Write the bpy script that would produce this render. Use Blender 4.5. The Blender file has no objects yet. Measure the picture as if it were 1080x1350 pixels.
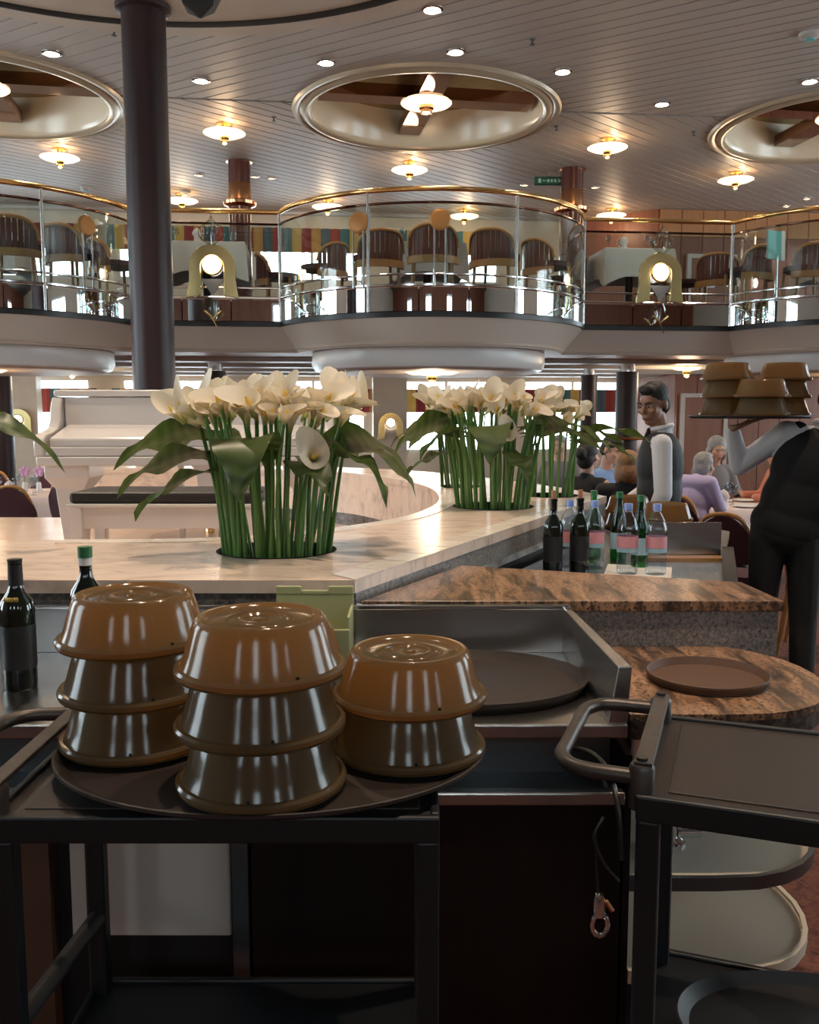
import bpy, bmesh, math, random
from mathutils import Vector, Matrix
from mathutils.geometry import tessellate_polygon
rnd = random.Random(7)
SC = bpy.context.scene
COL = SC.collection
PI = math.pi

# ---------------------------------------------------------------- camera
CAM_Z = 1.58
FPX = 1200.0
PITCH = math.atan(130 / FPX)
cam_d = bpy.data.cameras.new('camera')
cam = bpy.data.objects.new('camera', cam_d)
COL.objects.link(cam)
cam.location = (0, 0, CAM_Z)
cam.rotation_euler = (PI / 2 - PITCH, 0, 0)
cam_d.sensor_fit = 'VERTICAL'
cam_d.sensor_height = 24.0
cam_d.lens = 24.0 * FPX / 1350
cam_d.clip_start = 0.05
cam_d.clip_end = 200
SC.camera = cam

# ---------------------------------------------------------------- world, exposure
w = bpy.data.worlds.new('world')
SC.world = w
w.use_nodes = True
bg = w.node_tree.nodes['Background']
bg.inputs[0].default_value = (0.86, 0.95, 1.0, 1)
bg.inputs[1].default_value = 9.0
SC.view_settings.view_transform = 'Standard'
SC.view_settings.look = 'None'
SC.view_settings.gamma = 1.0
SC.view_settings.use_curve_mapping = False
SC.view_settings.exposure = 0.4
try:
    SC.cycles.use_denoising = True
    SC.cycles.denoiser = 'OPENIMAGEDENOISE'
    SC.cycles.max_bounces = 10
    SC.cycles.diffuse_bounces = 5
    SC.cycles.glossy_bounces = 4
    SC.cycles.transmission_bounces = 6
    SC.cycles.transparent_max_bounces = 16
    SC.cycles.sample_clamp_indirect = 6.0
    SC.cycles.caustics_reflective = False
    SC.cycles.caustics_refractive = False
except Exception:
    pass

# ---------------------------------------------------------------- room frame: the hall is turned a little to the camera
YAW = math.radians(6.0)
RO = Vector((0.22, 10.9, 0))
CY, SY = math.cos(YAW), math.sin(YAW)
def W(a, b, z=0.0):
    return Vector((RO.x + a * CY - b * SY, RO.y + a * SY + b * CY, z))
def ray(u, v):
    x, y = (u - 540) / FPX, (675 - v) / FPX
    c, s = math.cos(PITCH), math.sin(PITCH)
    return Vector((x, c + y * s, y * c - s))
def onz(u, v, z):
    d = ray(u, v)
    return Vector((0, 0, CAM_Z)) + d * ((z - CAM_Z) / d.z)
def ony(u, v, y):
    d = ray(u, v)
    return Vector((0, 0, CAM_Z)) + d * (y / d.y)

# ---------------------------------------------------------------- materials
MATS = {}
def lin(c):
    return tuple(((x / 12.92) if x <= 0.04045 else ((x + 0.055) / 1.055) ** 2.4) for x in (v / 255 for v in c))
def mat(name, col, rough=0.5, metal=0.0, var=None, scale=20, amt=0.5, bump=0.0, bscale=60, coat=0.0, emit=0.0, ecol=None, spec=0.5, stretch=None, alpha=None):
    m = bpy.data.materials.new(name)
    m.use_nodes = True
    nt = m.node_tree
    p = nt.nodes['Principled BSDF']
    p.inputs['Base Color'].default_value = (*col, 1)
    p.inputs['Roughness'].default_value = rough
    p.inputs['Metallic'].default_value = metal
    p.inputs['Specular IOR Level'].default_value = spec
    if coat:
        p.inputs['Coat Weight'].default_value = coat
        p.inputs['Coat Roughness'].default_value = 0.08
    if emit:
        p.inputs['Emission Color'].default_value = (*(ecol or col), 1)
        p.inputs['Emission Strength'].default_value = emit
    if var is not None or bump:
        tc = nt.nodes.new('ShaderNodeTexCoord')
        mp = nt.nodes.new('ShaderNodeMapping')
        nt.links.new(tc.outputs['Object'], mp.inputs['Vector'])
        if stretch:
            mp.inputs['Scale'].default_value = stretch
    if var is not None:
        n = nt.nodes.new('ShaderNodeTexNoise')
        n.inputs['Scale'].default_value = scale
        n.inputs['Detail'].default_value = 5
        nt.links.new(mp.outputs['Vector'], n.inputs['Vector'])
        r = nt.nodes.new('ShaderNodeValToRGB')
        r.color_ramp.elements[0].position = 0.5 - amt / 2
        r.color_ramp.elements[0].color = (*col, 1)
        r.color_ramp.elements[1].position = 0.5 + amt / 2
        r.color_ramp.elements[1].color = (*var, 1)
        nt.links.new(n.outputs['Fac'], r.inputs['Fac'])
        nt.links.new(r.outputs['Color'], p.inputs['Base Color'])
    if bump:
        n2 = nt.nodes.new('ShaderNodeTexNoise')
        n2.inputs['Scale'].default_value = bscale
        n2.inputs['Detail'].default_value = 4
        nt.links.new(mp.outputs['Vector'], n2.inputs['Vector'])
        b = nt.nodes.new('ShaderNodeBump')
        b.inputs['Strength'].default_value = bump
        b.inputs['Distance'].default_value = 0.01
        nt.links.new(n2.outputs['Fac'], b.inputs['Height'])
        nt.links.new(b.outputs['Normal'], p.inputs['Normal'])
    MATS[name] = m
    return m

def ramp_mat(name, stops, rough, scale, stretch=(1, 1, 1), detail=8, distort=0.0, bump=0.0, rot=0.0, coat=0.0, speck=None):
    m = bpy.data.materials.new(name)
    m.use_nodes = True
    nt = m.node_tree
    p = nt.nodes['Principled BSDF']
    tc = nt.nodes.new('ShaderNodeTexCoord')
    mp = nt.nodes.new('ShaderNodeMapping')
    mp.inputs['Scale'].default_value = stretch
    mp.inputs['Rotation'].default_value = (0, 0, rot)
    nt.links.new(tc.outputs['Object'], mp.inputs['Vector'])
    n = nt.nodes.new('ShaderNodeTexNoise')
    n.inputs['Scale'].default_value = scale
    n.inputs['Detail'].default_value = detail
    n.inputs['Roughness'].default_value = 0.65
    n.inputs['Distortion'].default_value = distort
    nt.links.new(mp.outputs['Vector'], n.inputs['Vector'])
    r = nt.nodes.new('ShaderNodeValToRGB')
    cr = r.color_ramp
    while len(cr.elements) < len(stops):
        cr.elements.new(0.5)
    for e, (pos, c) in zip(cr.elements, stops):
        e.position = pos
        e.color = (*c, 1)
    nt.links.new(n.outputs['Fac'], r.inputs['Fac'])
    out = r.outputs['Color']
    if speck:
        v = nt.nodes.new('ShaderNodeTexNoise')
        v.inputs['Scale'].default_value = speck[0]
        v.inputs['Detail'].default_value = 3
        nt.links.new(tc.outputs['Object'], v.inputs['Vector'])
        r2 = nt.nodes.new('ShaderNodeValToRGB')
        r2.color_ramp.elements[0].position = 0.52
        r2.color_ramp.elements[0].color = (0, 0, 0, 1)
        r2.color_ramp.elements[1].position = 0.62
        r2.color_ramp.elements[1].color = (1, 1, 1, 1)
        nt.links.new(v.outputs['Fac'], r2.inputs['Fac'])
        mx = nt.nodes.new('ShaderNodeMixRGB')
        mx.inputs['Color2'].default_value = (*speck[1], 1)
        nt.links.new(r2.outputs['Color'], mx.inputs['Fac'])
        nt.links.new(out, mx.inputs['Color1'])
        out = mx.outputs['Color']
    nt.links.new(out, p.inputs['Base Color'])
    p.inputs['Roughness'].default_value = rough
    if coat:
        p.inputs['Coat Weight'].default_value = coat
    if bump:
        b = nt.nodes.new('ShaderNodeBump')
        b.inputs['Strength'].default_value = bump
        b.inputs['Distance'].default_value = 0.01
        nt.links.new(n.outputs['Fac'], b.inputs['Height'])
        nt.links.new(b.outputs['Normal'], p.inputs['Normal'])
    MATS[name] = m
    return m

def thin_glass(name, tint, gloss=0.06, rough=0.0, ior=1.5):
    m = bpy.data.materials.new(name)
    m.use_nodes = True
    nt = m.node_tree
    nt.nodes.remove(nt.nodes['Principled BSDF'])
    out = nt.nodes['Material Output']
    t = nt.nodes.new('ShaderNodeBsdfTransparent')
    t.inputs['Color'].default_value = (*tint, 1)
    g = nt.nodes.new('ShaderNodeBsdfGlossy')
    g.inputs['Roughness'].default_value = rough
    lw = nt.nodes.new('ShaderNodeLayerWeight')
    lw.inputs['Blend'].default_value = 0.5
    pw = nt.nodes.new('ShaderNodeMath'); pw.operation = 'POWER'; pw.inputs[1].default_value = 4.0
    nt.links.new(lw.outputs['Facing'], pw.inputs[0])
    f = nt.nodes.new('ShaderNodeMath'); f.operation = 'MULTIPLY_ADD'
    f0 = ((ior - 1) / (ior + 1)) ** 2
    f.inputs[1].default_value = 0.8 - f0; f.inputs[2].default_value = f0
    nt.links.new(pw.outputs[0], f.inputs[0])
    mx = nt.nodes.new('ShaderNodeMixShader')
    nt.links.new(f.outputs[0], mx.inputs[0])
    nt.links.new(t.outputs[0], mx.inputs[1])
    nt.links.new(g.outputs[0], mx.inputs[2])
    nt.links.new(mx.outputs[0], out.inputs['Surface'])
    MATS[name] = m
    return m

def translucent(name, col, tcol, fac, rough=0.2, gl=0.12):
    m = bpy.data.materials.new(name)
    m.use_nodes = True
    nt = m.node_tree
    p = nt.nodes['Principled BSDF']
    out = nt.nodes['Material Output']
    p.inputs['Base Color'].default_value = (*col, 1)
    p.inputs['Roughness'].default_value = rough
    t = nt.nodes.new('ShaderNodeBsdfTranslucent')
    t.inputs['Color'].default_value = (*tcol, 1)
    mx = nt.nodes.new('ShaderNodeMixShader')
    mx.inputs[0].default_value = fac
    nt.links.new(p.outputs[0], mx.inputs[1])
    nt.links.new(t.outputs[0], mx.inputs[2])
    nt.links.new(mx.outputs[0], out.inputs['Surface'])
    MATS[name] = m
    return m

def stripe_mat(name, cols, width, rough=0.8, axis=0):
    m = bpy.data.materials.new(name)
    m.use_nodes = True
    nt = m.node_tree
    p = nt.nodes['Principled BSDF']
    tc = nt.nodes.new('ShaderNodeTexCoord')
    sp = nt.nodes.new('ShaderNodeSeparateXYZ')
    nt.links.new(tc.outputs['Object'], sp.inputs[0])
    mul = nt.nodes.new('ShaderNodeMath'); mul.operation = 'DIVIDE'
    mul.inputs[1].default_value = width * len(cols)
    nt.links.new(sp.outputs[axis], mul.inputs[0])
    fr = nt.nodes.new('ShaderNodeMath'); fr.operation = 'FRACT'
    nt.links.new(mul.outputs[0], fr.inputs[0])
    r = nt.nodes.new('ShaderNodeValToRGB')
    r.color_ramp.interpolation = 'CONSTANT'
    while len(r.color_ramp.elements) < len(cols):
        r.color_ramp.elements.new(0.5)
    for i, (e, c) in enumerate(zip(r.color_ramp.elements, cols)):
        e.position = i / len(cols)
        e.color = (*c, 1)
    nt.links.new(fr.outputs[0], r.inputs[0])
    nt.links.new(r.outputs[0], p.inputs['Base Color'])
    p.inputs['Roughness'].default_value = rough
    MATS[name] = m
    return m

mat('slat', (0.42, 0.36, 0.315), 0.48, 0.05)
mat('slat_back', (0.20, 0.17, 0.15), 0.9)
mat('cream', (0.62, 0.54, 0.44), 0.45, var=(0.56, 0.48, 0.39), scale=6)
mat('cream_gloss', (0.64, 0.55, 0.42), 0.22)
mat('plaster', (0.60, 0.57, 0.52), 0.5)
mat('fascia', (0.60, 0.56, 0.50), 0.4)
mat('drum', (0.66, 0.66, 0.66), 0.32)
mat('band', (0.40, 0.39, 0.37), 0.45)
mat('soffit', (0.44, 0.35, 0.28), 0.5)
mat('dome', (0.48, 0.36, 0.19), 0.22, 0.45, var=(0.40, 0.29, 0.15), scale=4)
mat('black_trim', (0.008, 0.008, 0.009), 0.35)
mat('column', (0.026, 0.013, 0.015), 0.42, spec=0.3)
mat('column_red', (0.085, 0.022, 0.016), 0.25, coat=0.4)
mat('brass', (0.78, 0.50, 0.20), 0.20, 1.0)
mat('brass_pale', (0.70, 0.55, 0.26), 0.24, 1.0)
mat('copper', (0.72, 0.38, 0.20), 0.22, 1.0)
mat('chrome', (0.80, 0.82, 0.84), 0.12, 1.0)
mat('mirror', (0.86, 0.88, 0.90), 0.02, 1.0)
mat('mirror_bronze', (0.30, 0.17, 0.12), 0.06, 1.0)
mat('steel', (0.46, 0.45, 0.44), 0.27, 1.0, bump=0.05, bscale=30, stretch=(1, 30, 1))
mat('steel_dark', (0.16, 0.17, 0.18), 0.35, 0.9)
mat('wood_dark', (0.008, 0.003, 0.003), 0.45, var=(0.015, 0.005, 0.004), scale=9, stretch=(1, 1, 0.08), spec=0.3)
mat('trim_beige', (0.46, 0.37, 0.28), 0.5, var=(0.42, 0.33, 0.25), scale=5)
mat('disc_bronze', (0.42, 0.20, 0.06), 0.45, 0.3)
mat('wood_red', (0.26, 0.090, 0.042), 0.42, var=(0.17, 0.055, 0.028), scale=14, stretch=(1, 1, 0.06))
mat('wood_lamplit', (0.48, 0.22, 0.085), 0.4, var=(0.38, 0.16, 0.06), scale=20, stretch=(1, 1, 0.05))
mat('chair_wood', (0.15, 0.042, 0.024), 0.28, var=(0.09, 0.024, 0.016), scale=30, stretch=(1, 1, 0.1), coat=0.3)
mat('gold_wood', (0.48, 0.24, 0.085), 0.3, var=(0.38, 0.18, 0.06), scale=18)
mat('maroon', (0.055, 0.010, 0.016), 0.8, bump=0.2, bscale=300)
mat('cloth', (0.62, 0.58, 0.56), 0.85, bump=0.1, bscale=40)
mat('cloth_pink', (0.72, 0.60, 0.57), 0.85, bump=0.1, bscale=40)
mat('cart_black', (0.008, 0.009, 0.011), 0.45, bump=0.06, bscale=500)
mat('cart_grey', (0.050, 0.046, 0.044), 0.40, 0.3)
mat('tube_grey', (0.10, 0.088, 0.08), 0.38, 0.6, var=(0.07, 0.06, 0.055), scale=40)
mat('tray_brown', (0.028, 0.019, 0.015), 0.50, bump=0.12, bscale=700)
mat('cart_top', (0.026, 0.018, 0.015), 0.5, bump=0.12, bscale=700)
mat('grout', (0.30, 0.25, 0.21), 0.8)
mat('tray_lit', (0.115, 0.062, 0.038), 0.55, bump=0.12, bscale=700)  # lit copy of the tray brown, the light put into the colour
mat('tray_black', (0.013, 0.012, 0.012), 0.5, bump=0.1, bscale=600)
mat('white_panel', (0.62, 0.55, 0.49), 0.5)
mat('laminate', (0.80, 0.70, 0.56), 0.35)
mat('ring_gold', (0.52, 0.42, 0.29), 0.28, 0.25)
mat('post_wood', (0.085, 0.042, 0.028), 0.5)
mat('piano_white', (0.74, 0.70, 0.67), 0.18, coat=0.6)
mat('leather', (0.018, 0.014, 0.012), 0.45, bump=0.1, bscale=200)
mat('lime_plastic', (0.42, 0.43, 0.23), 0.5)
mat('black', (0.006, 0.006, 0.006), 0.6)
mat('cable', (0.012, 0.011, 0.011), 0.4)
mat('bottle_dark', (0.006, 0.010, 0.007), 0.06, coat=0.5)
mat('bottle_label', (0.012, 0.012, 0.014), 0.5)
mat('gold_print', (0.55, 0.38, 0.10), 0.4, 0.6)
mat('cork', (0.40, 0.18, 0.11), 0.7)
mat('label_pink', (0.75, 0.33, 0.38), 0.5)
mat('label_blue', (0.35, 0.55, 0.66), 0.5)
mat('cap_blue', (0.20, 0.30, 0.66), 0.4)
mat('green_cap', (0.03, 0.16, 0.06), 0.4)
mat('paper', (0.78, 0.74, 0.70), 0.8)
mat('spathe', (0.86, 0.80, 0.66), 0.5)
mat('skin', (0.34, 0.17, 0.105), 0.5, var=(0.30, 0.145, 0.09), scale=12)
mat('skin_pale', (0.56, 0.32, 0.23), 0.5, var=(0.50, 0.27, 0.19), scale=12)
mat('lip', (0.26, 0.10, 0.08), 0.5)
mat('eye_white', (0.7, 0.68, 0.65), 0.2)
mat('hair_black', (0.008, 0.006, 0.006), 0.6, bump=0.5, bscale=90)
mat('hair_blond', (0.34, 0.16, 0.06), 0.5, var=(0.20, 0.09, 0.035), scale=30, bump=0.6, bscale=70)
mat('hair_grey', (0.34, 0.32, 0.31), 0.5, var=(0.18, 0.17, 0.17), scale=30, bump=0.6, bscale=70)
mat('shirt', (0.74, 0.74, 0.78), 0.75, bump=0.25, bscale=14)
mat('vest', (0.022, 0.024, 0.028), 0.7, bump=0.2, bscale=18)
mat('trousers', (0.007, 0.007, 0.008), 0.75, bump=0.2, bscale=14)
mat('lavender', (0.46, 0.40, 0.62), 0.8, bump=0.2, bscale=16)
mat('blue_shirt', (0.20, 0.34, 0.62), 0.8, bump=0.2, bscale=16)
mat('black_top', (0.010, 0.010, 0.012), 0.8, bump=0.2, bscale=16)
mat('grey_top', (0.20, 0.18, 0.18), 0.8, bump=0.2, bscale=16)
mat('salmon', (0.55, 0.20, 0.12), 0.8)
mat('sign_green', (0.008, 0.085, 0.060), 0.4)
mat('sign_light', (0.35, 0.65, 0.50), 0.5)
mat('teal_board', (0.16, 0.48, 0.46), 0.3)
mat('lamp_warm', (1.0, 0.85, 0.66), 0.4, emit=1.35, ecol=(1.0, 0.74, 0.45))
mat('lamp_hot', (1.0, 0.93, 0.82), 0.4, emit=11.0, ecol=(1.0, 0.90, 0.75))
mat('lamp_white', (1.0, 0.95, 0.9), 0.4, emit=9.0, ecol=(1.0, 0.94, 0.88))
mat('dark_hole', (0.004, 0.004, 0.004), 0.9)
mat('orchid', (0.62, 0.30, 0.50), 0.6)
mat('porcelain', (0.78, 0.76, 0.74), 0.2)
mat('stem', (0.055, 0.17, 0.030), 0.4, var=(0.14, 0.25, 0.06), scale=25, stretch=(1, 1, 0.3))
mat('leaf', (0.030, 0.085, 0.022), 0.38, var=(0.060, 0.13, 0.035), scale=14, bump=0.25, bscale=30)
mat('spadix', (0.80, 0.55, 0.10), 0.6)
mat('door_frame', (0.50, 0.46, 0.42), 0.4)
mat('pinkish_floor', (0.62, 0.46, 0.36), 0.25, var=(0.54, 0.38, 0.29), scale=5)
ramp_mat('marble', [(0.30, (0.44, 0.34, 0.29)), (0.45, (0.74, 0.58, 0.47)), (0.6, (0.82, 0.66, 0.54)), (0.75, (0.72, 0.53, 0.42))], 0.24, 3.2, (1, 2.4, 1), 9, 1.6, rot=0.5)
ramp_mat('marble_tile', [(0.35, (0.70, 0.60, 0.51)), (0.55, (0.88, 0.79, 0.70)), (0.75, (0.80, 0.69, 0.59))], 0.24, 6, (1, 1, 1), 8, 1.0)
ramp_mat('granite_dark', [(0.30, (0.010, 0.008, 0.007)), (0.47, (0.075, 0.062, 0.052)), (0.58, (0.17, 0.14, 0.115)), (0.72, (0.05, 0.042, 0.038))], 0.3, 34, (1, 1, 1), 8, 0.8)
ramp_mat('granite_grey', [(0.32, (0.05, 0.046, 0.044)), (0.48, (0.20, 0.18, 0.17)), (0.62, (0.33, 0.30, 0.28)), (0.75, (0.12, 0.11, 0.10))], 0.3, 100, (1, 1, 1), 8, 0.5)
ramp_mat('granite_brown', [(0.34, (0.022, 0.017, 0.013)), (0.43, (0.12, 0.070, 0.044)), (0.52, (0.33, 0.18, 0.10)), (0.66, (0.47, 0.28, 0.17))], 0.28, 8, (3.4, 0.7, 1), 10, 0.7, rot=-0.55, speck=(110, (0.05, 0.035, 0.025)))
ramp_mat('carpet', [(0.34, (0.035, 0.010, 0.008)), (0.47, (0.105, 0.030, 0.018)), (0.58, (0.15, 0.052, 0.028)), (0.68, (0.055, 0.018, 0.015))], 0.95, 26, (1, 1, 1), 6, 0.6, bump=0.4)
thin_glass('rail_glass', (0.84, 0.90, 0.89), ior=1.55)
thin_glass('pane', (0.93, 0.96, 0.97))
thin_glass('glassware', (0.88, 0.90, 0.92), ior=1.5)
thin_glass('water_bottle', (0.86, 0.92, 0.96), ior=2.0, rough=0.08)
thin_glass('green_glass', (0.10, 0.48, 0.17), ior=1.5)
thin_glass('crystal', (0.85, 0.85, 0.80), ior=2.0, rough=0.05)
translucent('cover', (0.088, 0.082, 0.054), (1.0, 0.60, 0.18), 0.40, 0.14)
mat('plate_ware', (0.11, 0.07, 0.03), 0.35)
mat('cover_rim', (0.17, 0.105, 0.042), 0.3)
translucent('disc_glass', (0.85, 0.72, 0.55), (0.9, 0.75, 0.5), 0.5, 0.3)
STR = [(0.30, 0.045, 0.030), (0.055, 0.15, 0.17), (0.52, 0.34, 0.09), (0.24, 0.030, 0.035), (0.46, 0.25, 0.08), (0.07, 0.11, 0.14)]
stripe_mat('valance', STR, 0.17)

# ---------------------------------------------------------------- mesh helpers
class MB:
    def __init__(s):
        s.v, s.f = [], []
    def add(s, vs, fs):
        o = len(s.v)
        s.v += [tuple(p) for p in vs]
        s.f += [tuple(i + o for i in q) for q in fs]
        return s
    def box(s, x0, x1, y0, y1, z0, z1, M=None):
        vs = [Vector(p) for p in ((x0, y0, z0), (x1, y0, z0), (x1, y1, z0), (x0, y1, z0), (x0, y0, z1), (x1, y0, z1), (x1, y1, z1), (x0, y1, z1))]
        if M is not None:
            vs = [M @ p for p in vs]
        return s.add(vs, [(3, 2, 1, 0), (4, 5, 6, 7), (0, 1, 5, 4), (1, 2, 6, 5), (2, 3, 7, 6), (3, 0, 4, 7)])
    def lathe(s, prof, n=32, c=(0, 0, 0), M=None):
        vs, fs = [], []
        k = len(prof)
        for i in range(n):
            t = 2 * PI * i / n
            for r, z in prof:
                p = Vector((r * math.cos(t), r * math.sin(t), z))
                p = (M @ p) if M is not None else p
                vs.append(p + Vector(c))
        for i in range(n):
            j = (i + 1) % n
            for q in range(k - 1):
                if prof[q][0] < 1e-6 and prof[q + 1][0] < 1e-6:
                    continue
                if prof[q][0] < 1e-6:
                    fs.append((i * k + q, j * k + q + 1, i * k + q + 1))
                elif prof[q + 1][0] < 1e-6:
                    fs.append((i * k + q, j * k + q, i * k + q + 1))
                else:
                    fs.append((i * k + q, j * k + q, j * k + q + 1, i * k + q + 1))
        return s.add(vs, fs)
    def cyl(s, p0, p1, r0, r1=None, n=16):
        return s.tube([p0, p1], r0 if r1 is None else [r0, r1], n)
    def tube(s, pts, r, n=10, closed=False, caps=True):
        pts = [Vector(p) for p in pts]
        m = len(pts)
        rs = [r] * m if not isinstance(r, (list, tuple)) else list(r)
        vs, fs = [], []
        up = None
        for i, p in enumerate(pts):
            if closed:
                t = pts[(i + 1) % m] - pts[i - 1]
            else:
                t = pts[min(i + 1, m - 1)] - pts[max(i - 1, 0)]
            t.normalize()
            if up is None:
                up = t.cross(Vector((0.31, 0.17, 0.93)))
                if up.length < 1e-3:
                    up = t.cross(Vector((1, 0, 0)))
            up = (up - t * up.dot(t)).normalized()
            w2 = t.cross(up)
            for k in range(n):
                a = 2 * PI * k / n
                vs.append(p + (up * math.cos(a) + w2 * math.sin(a)) * rs[i])
        for i in range(m if closed else m - 1):
            j = (i + 1) % m
            for k in range(n):
                l = (k + 1) % n
                fs.append((i * n + k, i * n + l, j * n + l, j * n + k))
        if caps and not closed:
            fs.append(tuple(range(n - 1, -1, -1)))
            fs.append(tuple((m - 1) * n + k for k in range(n)))
        return s.add(vs, fs)
    def prism(s, poly, z0, z1, holes=(), top=True, bottom=True):
        loops = [list(poly)] + [list(h) for h in holes]
        flat = [p for l in loops for p in l]
        n = len(flat)
        tris = tessellate_polygon([[Vector((p[0], p[1], 0)) for p in l] for l in loops])
        vs = [(p[0], p[1], z0) for p in flat] + [(p[0], p[1], z1) for p in flat]
        fs = []
        for t in tris:
            a, b, c = (flat[i] for i in t)
            if (b[0] - a[0]) * (c[1] - a[1]) - (b[1] - a[1]) * (c[0] - a[0]) < 0:
                t = (t[0], t[2], t[1])
            if top:
                fs.append(tuple(i + n for i in t))
            if bottom:
                fs.append(tuple(reversed(t)))
        o = 0
        for li, l in enumerate(loops):
            area = sum(l[i - 1][0] * l[i][1] - l[i][0] * l[i - 1][1] for i in range(len(l)))
            flip = (area < 0) != (li > 0)
            for i in range(len(l)):
                j = (i + 1) % len(l)
                q = (o + i, o + j, n + o + j, n + o + i)
                fs.append(tuple(reversed(q)) if flip else q)
            o += len(l)
        return s.add(vs, fs)
    def wall(s, path, z0, z1, th, off=0.0):
        """upright strip along a plan path, th thick, pushed by off along the right-hand normal"""
        P = [Vector((p[0], p[1])) for p in path]
        m = len(P)
        N = []
        for i in range(m):
            t = (P[min(i + 1, m - 1)] - P[max(i - 1, 0)]).normalized()
            N.append(Vector((t.y, -t.x)))
        A = [P[i] + N[i] * (off + th / 2) for i in range(m)]
        B = [P[i] + N[i] * (off - th / 2) for i in range(m)]
        poly = [tuple(p) for p in A] + [tuple(p) for p in reversed(B)]
        k = len(poly)
        vs = [(x, y, z0) for x, y in poly] + [(x, y, z1) for x, y in poly]
        fs = [(i, (i + 1) % k, k + (i + 1) % k, k + i) for i in range(k)]
        for i in range(m - 1):
            j = 2 * m - 1 - i
            fs.append((k + i, k + i + 1, k + j - 1, k + j))
            fs.append((j, j - 1, i + 1, i))
        return s.add(vs, fs)
    def ell(s, c, r, M=None, n=14, m=8):
        prof = [(max(0.0, math.cos(-PI / 2 + PI * i / m)), math.sin(-PI / 2 + PI * i / m)) for i in range(m + 1)]
        prof[0] = (0, -1); prof[-1] = (0, 1)
        R = Matrix.Diagonal((r[0], r[1], r[2])) if M is None else M.to_3x3() @ Matrix.Diagonal((r[0], r[1], r[2]))
        return s.lathe(prof, n, c, R)
    def mesh(s, name, smooth=40):
        me = bpy.data.meshes.new(name)
        me.from_pydata(s.v, [], s.f)
        bm = bmesh.new(); bm.from_mesh(me)
        bmesh.ops.recalc_face_normals(bm, faces=bm.faces)
        bm.to_mesh(me); bm.free()
        if smooth:
            me.polygons.foreach_set('use_smooth', [True] * len(me.polygons))
            me.set_sharp_from_angle(angle=math.radians(smooth))
        me.update()
        return me
    def build(s, name, m, parent=None, smooth=40, bevel=0.0, loc=None, rz=None):
        o = bpy.data.objects.new(name, s.mesh(name, smooth))
        COL.objects.link(o)
        o.data.materials.append(MATS[m])
        if parent is not None:
            o.parent = parent
        if loc is not None:
            o.location = loc
        if rz is not None:
            o.rotation_euler.z = rz
        if bevel:
            b = o.modifiers.new('bevel', 'BEVEL')
            b.width = bevel; b.segments = 2; b.limit_method = 'ANGLE'; b.angle_limit = math.radians(40)
        return o
def tag(o, label, cat, group=None):
    o['label'] = label
    o['category'] = cat
    if group:
        o['group'] = group
    return o
def thing(name, label, cat, loc=(0, 0, 0), rz=0.0, group=None):
    o = bpy.data.objects.new(name, None)
    COL.objects.link(o)
    o.empty_display_size = 0.1
    o.location = loc
    o.rotation_euler.z = rz
    return tag(o, label, cat, group)
def struct(o, label=None):
    o['kind'] = 'structure'
    if label:
        o['label'] = label
    return o
def copy_tree(o, loc, rz, label, parent=None):
    c = o.copy(); COL.objects.link(c)
    c.location = loc
    c.rotation_euler.z = rz
    c['label'] = label
    for ch in o.children:
        d = ch.copy(); COL.objects.link(d); d.parent = c
        for g in ch.children:
            e = g.copy(); COL.objects.link(e); e.parent = d
    return c
def room(o):
    o.location = RO
    o.rotation_euler.z = YAW
    return o
def circle(cx, cy, r, n=48):
    return [(cx + r * math.cos(2 * PI * i / n), cy + r * math.sin(2 * PI * i / n)) for i in range(n)]
def catmull(pts, k=6):
    out = []
    P = [Vector(p) for p in pts]
    for i in range(len(P) - 1):
        p0, p1, p2, p3 = P[max(i - 1, 0)], P[i], P[i + 1], P[min(i + 2, len(P) - 1)]
        for j in range(k):
            t = j / k
            out.append(0.5 * (2 * p1 + (p2 - p0) * t + (2 * p0 - 5 * p1 + 4 * p2 - p3) * t * t + (3 * p1 - p0 - 3 * p2 + p3) * t ** 3))
    out.append(P[-1])
    return out

# ================================================================ STRUCTURE
ZC = 5.08          # slatted ceiling
ZD = 2.80          # upper deck floor
ZL = 2.28          # lower ceiling
ZR = 3.75          # handrail
BAYS = [-5.0, 0.0, 5.15]
RB = 1.79
BREC = -0.55

fl = MB().prism([tuple(W(a, b).xy) for a, b in ((-10.2, -17.2), (10.2, -17.2), (10.2, 6.2), (-10.2, 6.2))], -0.1, 0.0)
struct(fl.build('floor', 'carpet'), 'red and brown patterned carpet')

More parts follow.
